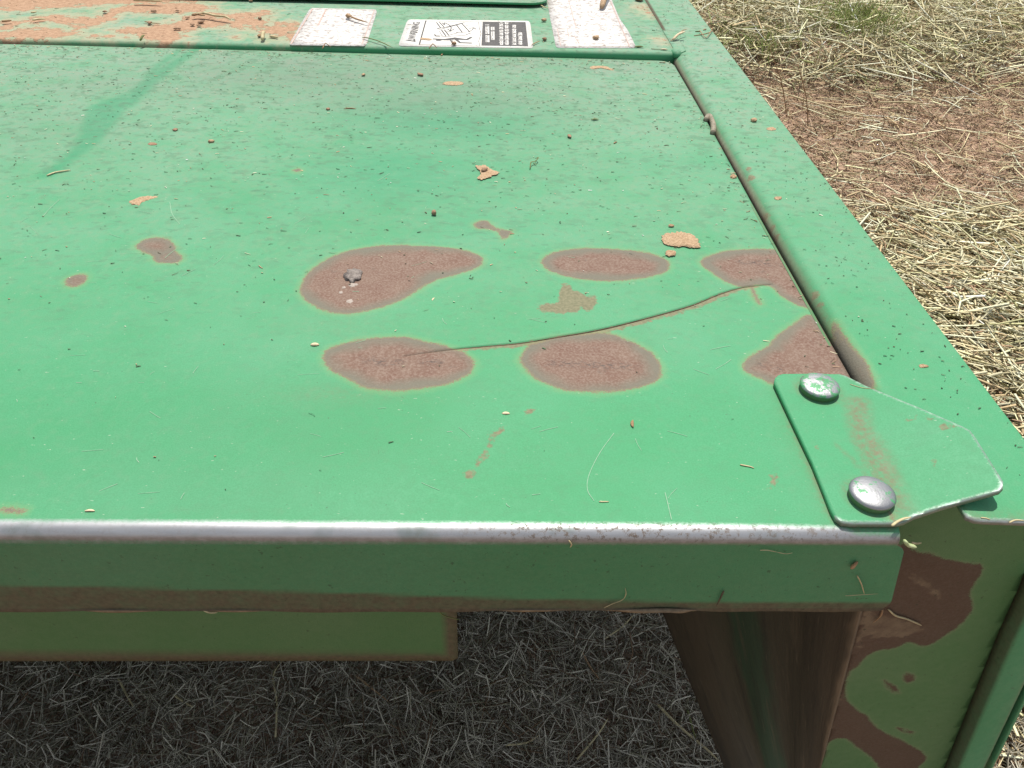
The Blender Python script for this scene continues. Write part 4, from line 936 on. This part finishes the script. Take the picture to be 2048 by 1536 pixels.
clod(727, 150, 0.0025, 'small pinkish crumb left of the flat crumb near the rear bead', mat=M_MUD, sx=1.5, flat=0.45)
clod(351, 261, 0.003, 'half pale crumb beside the dark wipe mark', flat=0.45)
mud(ell(518,372,9,3.5), 'oval pinkish mud drop between wipe mark and mud splash', 0.0012, seed=9)
mud(ell(908,167,22,4), 'wide thin mud film near the rear bead', 0.0006, seed=10)
mud([(1180,134),(1205,132),(1225,138),(1222,141),(1200,137),(1184,139)], 'curved mud streak beside the panel back corner', 0.0014, seed=11)
mud([(258,405),(275,396),(300,392),(318,394),(300,400),(285,405),(276,412)], 'crusty mud smear on the left of the panel', 0.001, seed=12)
mud(ell(1466,354,7,4), 'mud crumb at the right edge of the panel', 0.003, seed=13)
mud(ell(305,288,9,3), 'faint brown oval drop under the wipe mark', 0.0008, seed=14, mat=M_CLOD)
stalk([(1060,338),(1062,330),(1070,326),(1076,322),(1070,318)], 0.0007, 'curled green stem on the middle of the panel', M_GREEN, lift=(0, .003, .001, .004, 0))
stalk([(1066,327),(1074,330)], 0.0006, 'short fork of the curled green stem', M_GREEN)
stalk([(94,352),(110,346),(128,343),(141,341)], 0.0010, 'thin white straw below the dark wipe mark', M_STRAW)
husk(630, 692, 0.0065, 'round cream seed left of the lower left rust patch', w=0.0022)
husk(867, 599, 0.005, 'cream husk below the teardrop rust patch', rz=1.2)
husk(1012, 829, 0.0055, 'pale seed on clean paint below the lower middle rust patch', w=0.0016)
husk(1266, 848, 0.0075, 'dark drop shaped seed on clean paint right of centre', rz=1.45, mat=M_BROWN)
husk(869, 765-45, 0.003, 'tiny cream husk inside the lower left rust patch', rz=.4)
stalk([(1480,930),(1490,932),(1500,934),(1508,937)], 0.0006, 'short pale stem left of the corner plate', M_STRAW)
stalk([(1198,1004),(1218,1004)], 0.0005, 'pale hair of straw near the front edge', M_STRAW)
husk(180, 1023, 0.006, 'white husk near the front edge at left', mat=M_SEED)
husk(1315, 258, 0.007, 'upright dark seed at the back right of the panel', rz=1.4, mat=M_DARKSEED)
husk(1333, 292, 0.007, 'dark winged seed below the upright dark seed', rz=.3, mat=M_DARKSEED)
husk(1231, 286, 0.007, 'brown curled husk left of the dark winged seed', rz=.8, mat=M_BROWN)
husk(885, 110, 0.009, 'small brown leaf scrap against the rear bead', rz=1.3, mat=M_BROWN)
husk(545, 412, 0.006, 'dark split seed on the left half of the panel', mat=M_DARKSEED)
husk(1190, 240, 0.010, 'grey green leaf scrap toward the panel back corner', rz=.1, mat=M_GREEN)
husk(700, 208+10, 0.016, 'thin brown stem piece on the dusty back of the panel', rz=0.02, mat=M_BROWN, w=.0011)
# on the side rail
clod(1507, 243, 0.0040, 'pinkish crumb with a stem on the rail top', z=RT, mat=M_MUD)
mud(ell(1543,258,9,3.5), 'oval tan drop near the outer rail edge', 0.0009, RT, 21)
mud(ell(1556,397,8,3.5), 'tan drop halfway along the rail', 0.0012, RT, 22)
mud([(1838,731),(1846,729),(1858,733),(1850,736),(1840,735)], 'bright tan mud fleck on the near rail', 0.0012, RT, 23)
stalk([(1388,72),(1402,70),(1418,66),(1425,62)], 0.0009, 'dark stem with a pale tip lying across the far rail', M_BROWN, RT)
stalk([(1345,82),(1355,79),(1368,76)], 0.0026, 'pale leaf scrap by the corner weld', M_SEED, RT+.002, lift=(0, .006, .008))
stalk([(1341,83),(1352,78),(1364,72),(1372,70)], 0.001, 'dark twig leaning on the pale leaf scrap', M_BROWN, RT+.002, lift=(0, .004, .008, .008))
husk(1396, 64, 0.010, 'grey seed head lying on the far rail', mat=M_GREEN, z=RT)
husk(1410, 60, 0.010, 'brown seed head at the far rail edge', mat=M_BROWN, z=RT, rz=.8)
stalk([(1398,66),(1412,78),(1425,62)], 0.0008, 'thin forked stem at the far rail edge', M_BROWN, RT, lift=(.004, .001, .006))
husk(1328, 100, 0.011, 'pale grain lying on the bead near the corner weld', mat=M_SEED, z=.011, rz=-.1)
stalk([(1302,98),(1312,99),(1324,99)], 0.0007, 'thin green stem beside the pale grain', M_GREEN, .011)
# on the rear deck and decals
stalk([(392,34),(410,34),(432,38),(452,41),(462,43)], 0.0028, 'thick pale straw on the red mud', M_STRAW, 0.010, lift=(.002, .004, .003, .004, .001))
stalk([(385,33),(396,31),(410,34)], 0.003, 'brown stalk end beside the thick pale straw', M_BROWN, 0.012)
stalk([(268,3),(285,3),(305,4),(325,5)], 0.003, 'pale straw lying at the very back of the mud', M_STRAW, 0.012)
stalk([(66,42),(78,40),(92,40)], 0.0022, 'short pale straw on the left mud', M_STRAW, 0.009)
stalk([(4,45),(14,44),(24,43)], 0.0024, 'grey brown stick at the left border on the mud', M_BROWN, 0.009)
stalk([(63,27),(74,25)], 0.002, 'short cream straw behind the left mud', M_STRAW, 0.009)
stalk([(290,44),(305,47),(322,48)], 0.0012, 'thin stem with a red crumb on the deck', M_BROWN, 0.009)
clod(300, 47, 0.0032, 'red crumb on the thin stem', z=.009, sx=1.4)
clod(502, 3, 0.0032, 'dark crumb at the top behind the mud', z=.009)
clod(520, 38, 0.0032, 'dark crumb right of the thick pale straw', z=.009)
for q, (px, py, r) in enumerate(((352,58,.0035),(358,58,.003),(385,50,.0035),(402,45,.004),(398,52,.003),(375,36,.003),(308,23,.004),(210,24,.0035),(355,22,.003))):
    clod(px, py, r, ['dark crumb at the front of the mud pile', 'broken crumb touching the front crumb', 'brown crumb in the middle of the mud pile', 'grey crumb right of the mud pile middle', 'small crumb below the grey crumb', 'crumb above the mud pile', 'crumb on the far mud bank', 'brown flake at the left of the far mud bank', 'red crumb right of the far mud bank'][q], z=.009, sx=1.2, flat=0.4)
clod(520, 73, 0.0035, 'dark seed tangle on the deck before the bead', z=.009, sx=1.5, mat=M_BROWN)
stalk([(525,82),(528,76),(531,72)], 0.003, 'pale stub lying over the bead by the seed tangle', M_STRAW, .010, lift=(0, .006, .004))
stalk([(540,74),(552,76),(556,77)], 0.0022, 'pale straw right of the seed tangle', M_STRAW, .009)
stalk([(281,83),(286,81),(291,79)], 0.002, 'grey stub on the bead at left', M_GREEN, .009, lift=(0, .004, .005))
stalk([(692,35),(700,37),(715,42),(735,48)], 0.0022, 'brown twig on the left faded decal', M_BROWN, .0115, lift=(.002, .002, .001, .001))
clod(697, 34, 0.005, 'tan knob at the end of the brown twig', z=.0115, mat=M_MUD)
stalk([(725,77),(738,80),(755,85),(770,90),(785,96)], 0.0011, 'dark green stem between the left and warning decals', M_GREEN, .010, lift=(.001, .002, .002, .001, 0))
stalk([(858,98),(866,95),(874,97)], 0.0010, 'curled dark stem on the bead below the warning decal', M_BROWN, .010, lift=(0, .005, 0))
stalk([(645,98),(652,94),(662,95)], 0.0010, 'curled dark stem on the bead below the left decal', M_BROWN, .010, lift=(0, .005, 0))
stalk([(1203,20),(1208,10),(1213,0),(1219,-14)], 0.0052, 'thick tan stick standing on the right decal', M_MUD, .0115, lift=(0, .01, .02, .03))
clod(1192, 77, 0.005, 'brown and tan lump on the right decal', z=.0115, sx=1.3, flat=0.5, mat=M_MUD)
clod(1089, 80, 0.004, 'brown cube shaped crumb between the two right decals', z=.011)
clod(1088, 42, 0.004, 'pink crumb beside the left edge of the right decal', z=.011, mat=M_MUD)
clod(1278, 1, 0.009, 'pinkish clod at the top edge right of the right decal', z=.011)
husk(1278, 95, 0.014, 'grey husk at the lower corner of the right decal', z=.011, mat=M_GREEN, rz=.1)
stalk([(1080,10),(1090,16),(1102,17)], 0.0012, 'pale stem at the upper left of the right decal', M_STRAW, .012)
stalk([(1064,90),(1072,86),(1080,83)], 0.001, 'reddish stem at the corner of the warning decal', M_BROWN, .0115)
clod(908, 89, 0.004, 'red crumb on the lower border of the warning decal', z=.0115)
# around the corner plate
fr = lambda x, y: aty(x, y, 0.2928)
ef = lambda x, y: aty(x, y, 0.3285)
stalk([(1783,1053),(1792,1046),(1806,1039),(1821,1036)], 0.0010, 'cream straw bent over the lower edge of the corner plate', M_STRAW, 0.006)
stalk([(1823,1086),(1832,1088),(1842,1087)], 0.0009, 'cream barb of straw stuck in the panel notch', M_STRAW, fn=lambda x, y: aty(x, y, 0.30))
stalk([(1808,1084),(1814,1092),(1824,1095),(1831,1097)], 0.0018, 'pale green leaf stub caught at the panel notch', M_LEAF, fn=lambda x, y: aty(x, y, 0.2925))
stalk([(1961,1036),(1972,1037),(1980,1040)], 0.0005, 'thin straw on the worn front lip of the rail', M_STRAW, RT)
stalk([(2018,1046),(2030,1041),(2048,1042)], 0.0006, 'curved straw hanging on the rail lip at the border', M_STRAW, RT)
stalk([(1700,769),(1725,776),(1750,778)], 0.0003, 'fine hair of hay beside the upper bolt', M_STRAW, fn=lambda x, y: on_plate(x, y))
stalk([(1520,1101),(1535,1101),(1555,1105)], 0.0004, 'pale hooked straw on the shaded front face', M_STRAW, fn=fr)
stalk([(1555,1105),(1572,1108),(1585,1106)], 0.0003, 'thin straw right of the hooked straw', M_STRAW, fn=fr)
stalk([(1702,1139),(1708,1132),(1714,1126)], 0.0017, 'flat brown husk on the shaded front face', M_BROWN, fn=fr)
stalk([(1714,1152),(1722,1168),(1728,1188)], 0.0006, 'thin curved straw on the front face near its right end', M_STRAW, fn=fr)
stalk([(1690,1192),(1720,1190),(1756,1188)], 0.0003, 'level hair of straw crossing the curved straw', M_STRAW, fn=fr)
stalk([(1138,1082),(1143,1090),(1140,1096)], 0.0006, 'tiny curl of straw under the bare steel edge', M_STRAW, fn=fr)
stalk([(1208,1216),(1225,1208),(1245,1200),(1252,1188),(1250,1176)], 0.00035, 'crooked thread of straw on the lower front face', M_STRAW, fn=fr)
stalk([(1447,1183),(1440,1198),(1433,1212)], 0.0007, 'dark scratch like stem on the front face', M_DARKSEED, fn=fr)
stalk([(408,1222),(420,1226),(435,1226)], 0.0008, 'short pale straw under the front face lip', M_STRAW, fn=fr)
stalk([(870,1212),(885,1230),(910,1238),(920,1240)], 0.0005, 'green thread hanging at the end of the lower bar', M_GREEN, fn=lambda x, y: aty(x, y, 0.308))
stalk([(1776,1220),(1790,1232),(1810,1238),(1830,1246),(1842,1252)], 0.0011, 'pale root thread across the muddy end plate', M_STRAW, fn=ef)
stalk([(1765,1220),(1760,1234),(1746,1246)], 0.0008, 'thin brown root beside the pale root thread', M_BROWN, fn=ef)

# standing and lying stalks out on the field
def gstalk(pts, r, label, mat, hs=None, name='straw', cat='straw', group='long stalks on the mown ground'):
    P = [np.array(gnd(x, y, 0.0)) for x, y in pts]; P = [p + np.array((0, 0, ground_z(p[0], p[1]) + 0.035)) for p in P]
    P = smooth_line(P, 5); n = len(P)
    if hs is not None: P[:, 2] += np.interp(np.linspace(0, 1, n), np.linspace(0, 1, len(hs)), hs)
    c = P.mean(0); rad = r*np.interp(np.linspace(0, 1, n), [0, 0.8, 1], [1, 0.8, 0.35])
    return drop(name, tube_mesh(name, P-c, rad, 5, 0.8), mat, tuple(c), label, cat, group)
gstalk([(1505,180),(1600,215),(1690,240),(1770,262)], .0042, 'long pale stalk lying across the bare soil', M_STRAW)
gstalk([(1770,262),(1800,272),(1850,282)], .003, 'brown end of the long stalk lying across the bare soil', M_BROWN)
gstalk([(1750,222),(1800,226),(1860,232)], .004, 'level cream stalk right of the long pale stalk', M_STRAW)
gstalk([(1640,370),(1690,370),(1720,372)], .003, 'cream stalk by the rail halfway down the soil strip', M_STRAW)
gstalk([(1780,420),(1840,455),(1900,500)], .0036, 'slanting pale stalk on the hay border', M_STRAW)
gstalk([(1820,450),(1890,520),(1960,560),(2030,590)], .0032, 'long pale stalk running down to the right border', M_STRAW)
gstalk([(1998,470),(2030,515),(2060,560)], .0042, 'yellowish stalk at the right border above the hay', M_STRAW)
gstalk([(1860,540),(1910,515),(1950,500)], .0028, 'pale stalk crossing the hay near the border', M_STRAW)
gstalk([(1870,610),(1920,612),(1950,605)], .0032, 'grey stalk in the thick hay', M_BROWN)
gstalk([(1985,300),(2020,318),(2060,335)], .004, 'cream stalk at the right border on bare soil', M_STRAW)
gstalk([(1578,46),(1610,75),(1650,102)], .004, 'long pale stalk slanting off the windrow', M_STRAW)
gstalk([(1950,105),(1985,92),(2030,80)], .004, 'pale stalk on the windrow at right', M_STRAW)
gstalk([(1800,150),(1830,125),(1850,112)], .004, 'pale stalk climbing the windrow edge', M_STRAW)
def gstem(base, tip, label, r=.0022):
    b = np.array(gnd(*base)); b[2] = ground_z(b[0], b[1]); d = ray(*tip); t = ((b[1]-CAM[1])/d[1]); tp = CAM+t*d
    P = smooth_line([b-np.array((0, 0, .01)), b*0.5+tp*0.5+np.array((.01, 0, 0)), tp], 5); c = P.mean(0)
    return drop('weed_stem', tube_mesh('weed_stem', P-c, r*np.linspace(1.1, 0.6, len(P)), 5), M_BROWN, tuple(c), label, 'weed stem', 'upright stems in the stubble')
gstem((1576,235), (1540,97), 'thin upright weed stem nearest the rail'); gstem((1618,258), (1596,132), 'upright weed stem right of the thinnest stem'); gstem((1605,225), (1601,140), 'short stem leaning on the right upright stem', .0016)
gstem((1764,265), (1762,215), 'short upright stem in the middle of the soil strip', .0018)
def gtuft(px, py, n, h, sp, label):
    c = np.array(gnd(px, py)); c[2] = ground_z(c[0], c[1]); root = bpy.data.objects.new('grass_tuft', None); COL.objects.link(root); root.location = tuple(c)
    tag(root, label, 'grass tuft', 'green grass tufts at the back'); V = []; Q = []
    me_ = []
    r = rng.random
    az = rng.uniform(0, 2*math.pi, n); P = np.column_stack([rng.normal(0, sp, n), rng.normal(0, sp, n), np.full(n, h*0.5)])+c+np.array((0, 0, 0.03))
    o = straws('blades', P, rng.uniform(0.6, 1.2, n)*h, rng.uniform(.001, .0022, n), az, rng.normal(0.85, 0.35, n), rng.normal(0, .10, n), palette(n, [(0.22, 0.31, 0.08), (0.34, 0.40, 0.13), OLIVE], [4, 4, 3]), M_HAY)
    o.parent = root; o.location = -root.location; o['kind'] = 'stuff'
gtuft(1692, 104, 380, 0.12, 0.10, 'green grass tuft in the windrow'); gtuft(1510, 124, 240, 0.08, 0.11, 'low green grass tuft by the far end of the rail')
for q, (p, lb, mt_) in enumerate((([(1310,1428),(1350,1470),(1400,1515),(1430,1545)], 'thick pale green stalk in the shade by the inner shield', M_STRAW), ([(1368,1440),(1376,1470),(1384,1500)], 'green stalk right of the thick pale stalk', M_GREEN),
        ([(250,1380),(265,1410),(282,1440)], 'pale stalk in the dark below the lower bar', M_STRAW), ([(362,1420),(380,1433),(400,1445)], 'short cream stalk below the lower bar', M_STRAW), ([(560,1500),(562,1430),(556,1380),(575,1350)], 'twisted pale root hanging below the lower bar', M_STRAW),
        ([(717,1380),(745,1402),(780,1430)], 'grey split stalk in the shade', M_BROWN), ([(1010,1515),(1050,1510),(1075,1495)], 'short pale stalk on the shaded ground in the centre', M_STRAW), ([(1205,1300),(1240,1275),(1262,1250)], 'thin stalk behind the front face gap', M_STRAW), ([(1150,1540),(1190,1490),(1212,1455)], 'slim pale stalk pointing up in the shade', M_STRAW), ([(1160,1325),(1180,1360),(1205,1390)], 'brown stalk in the shaded gap', M_BROWN))):
    gstalk(p, .0022 if q == 0 else .0015, lb, mt_, group='stalks in the shade under the machine')
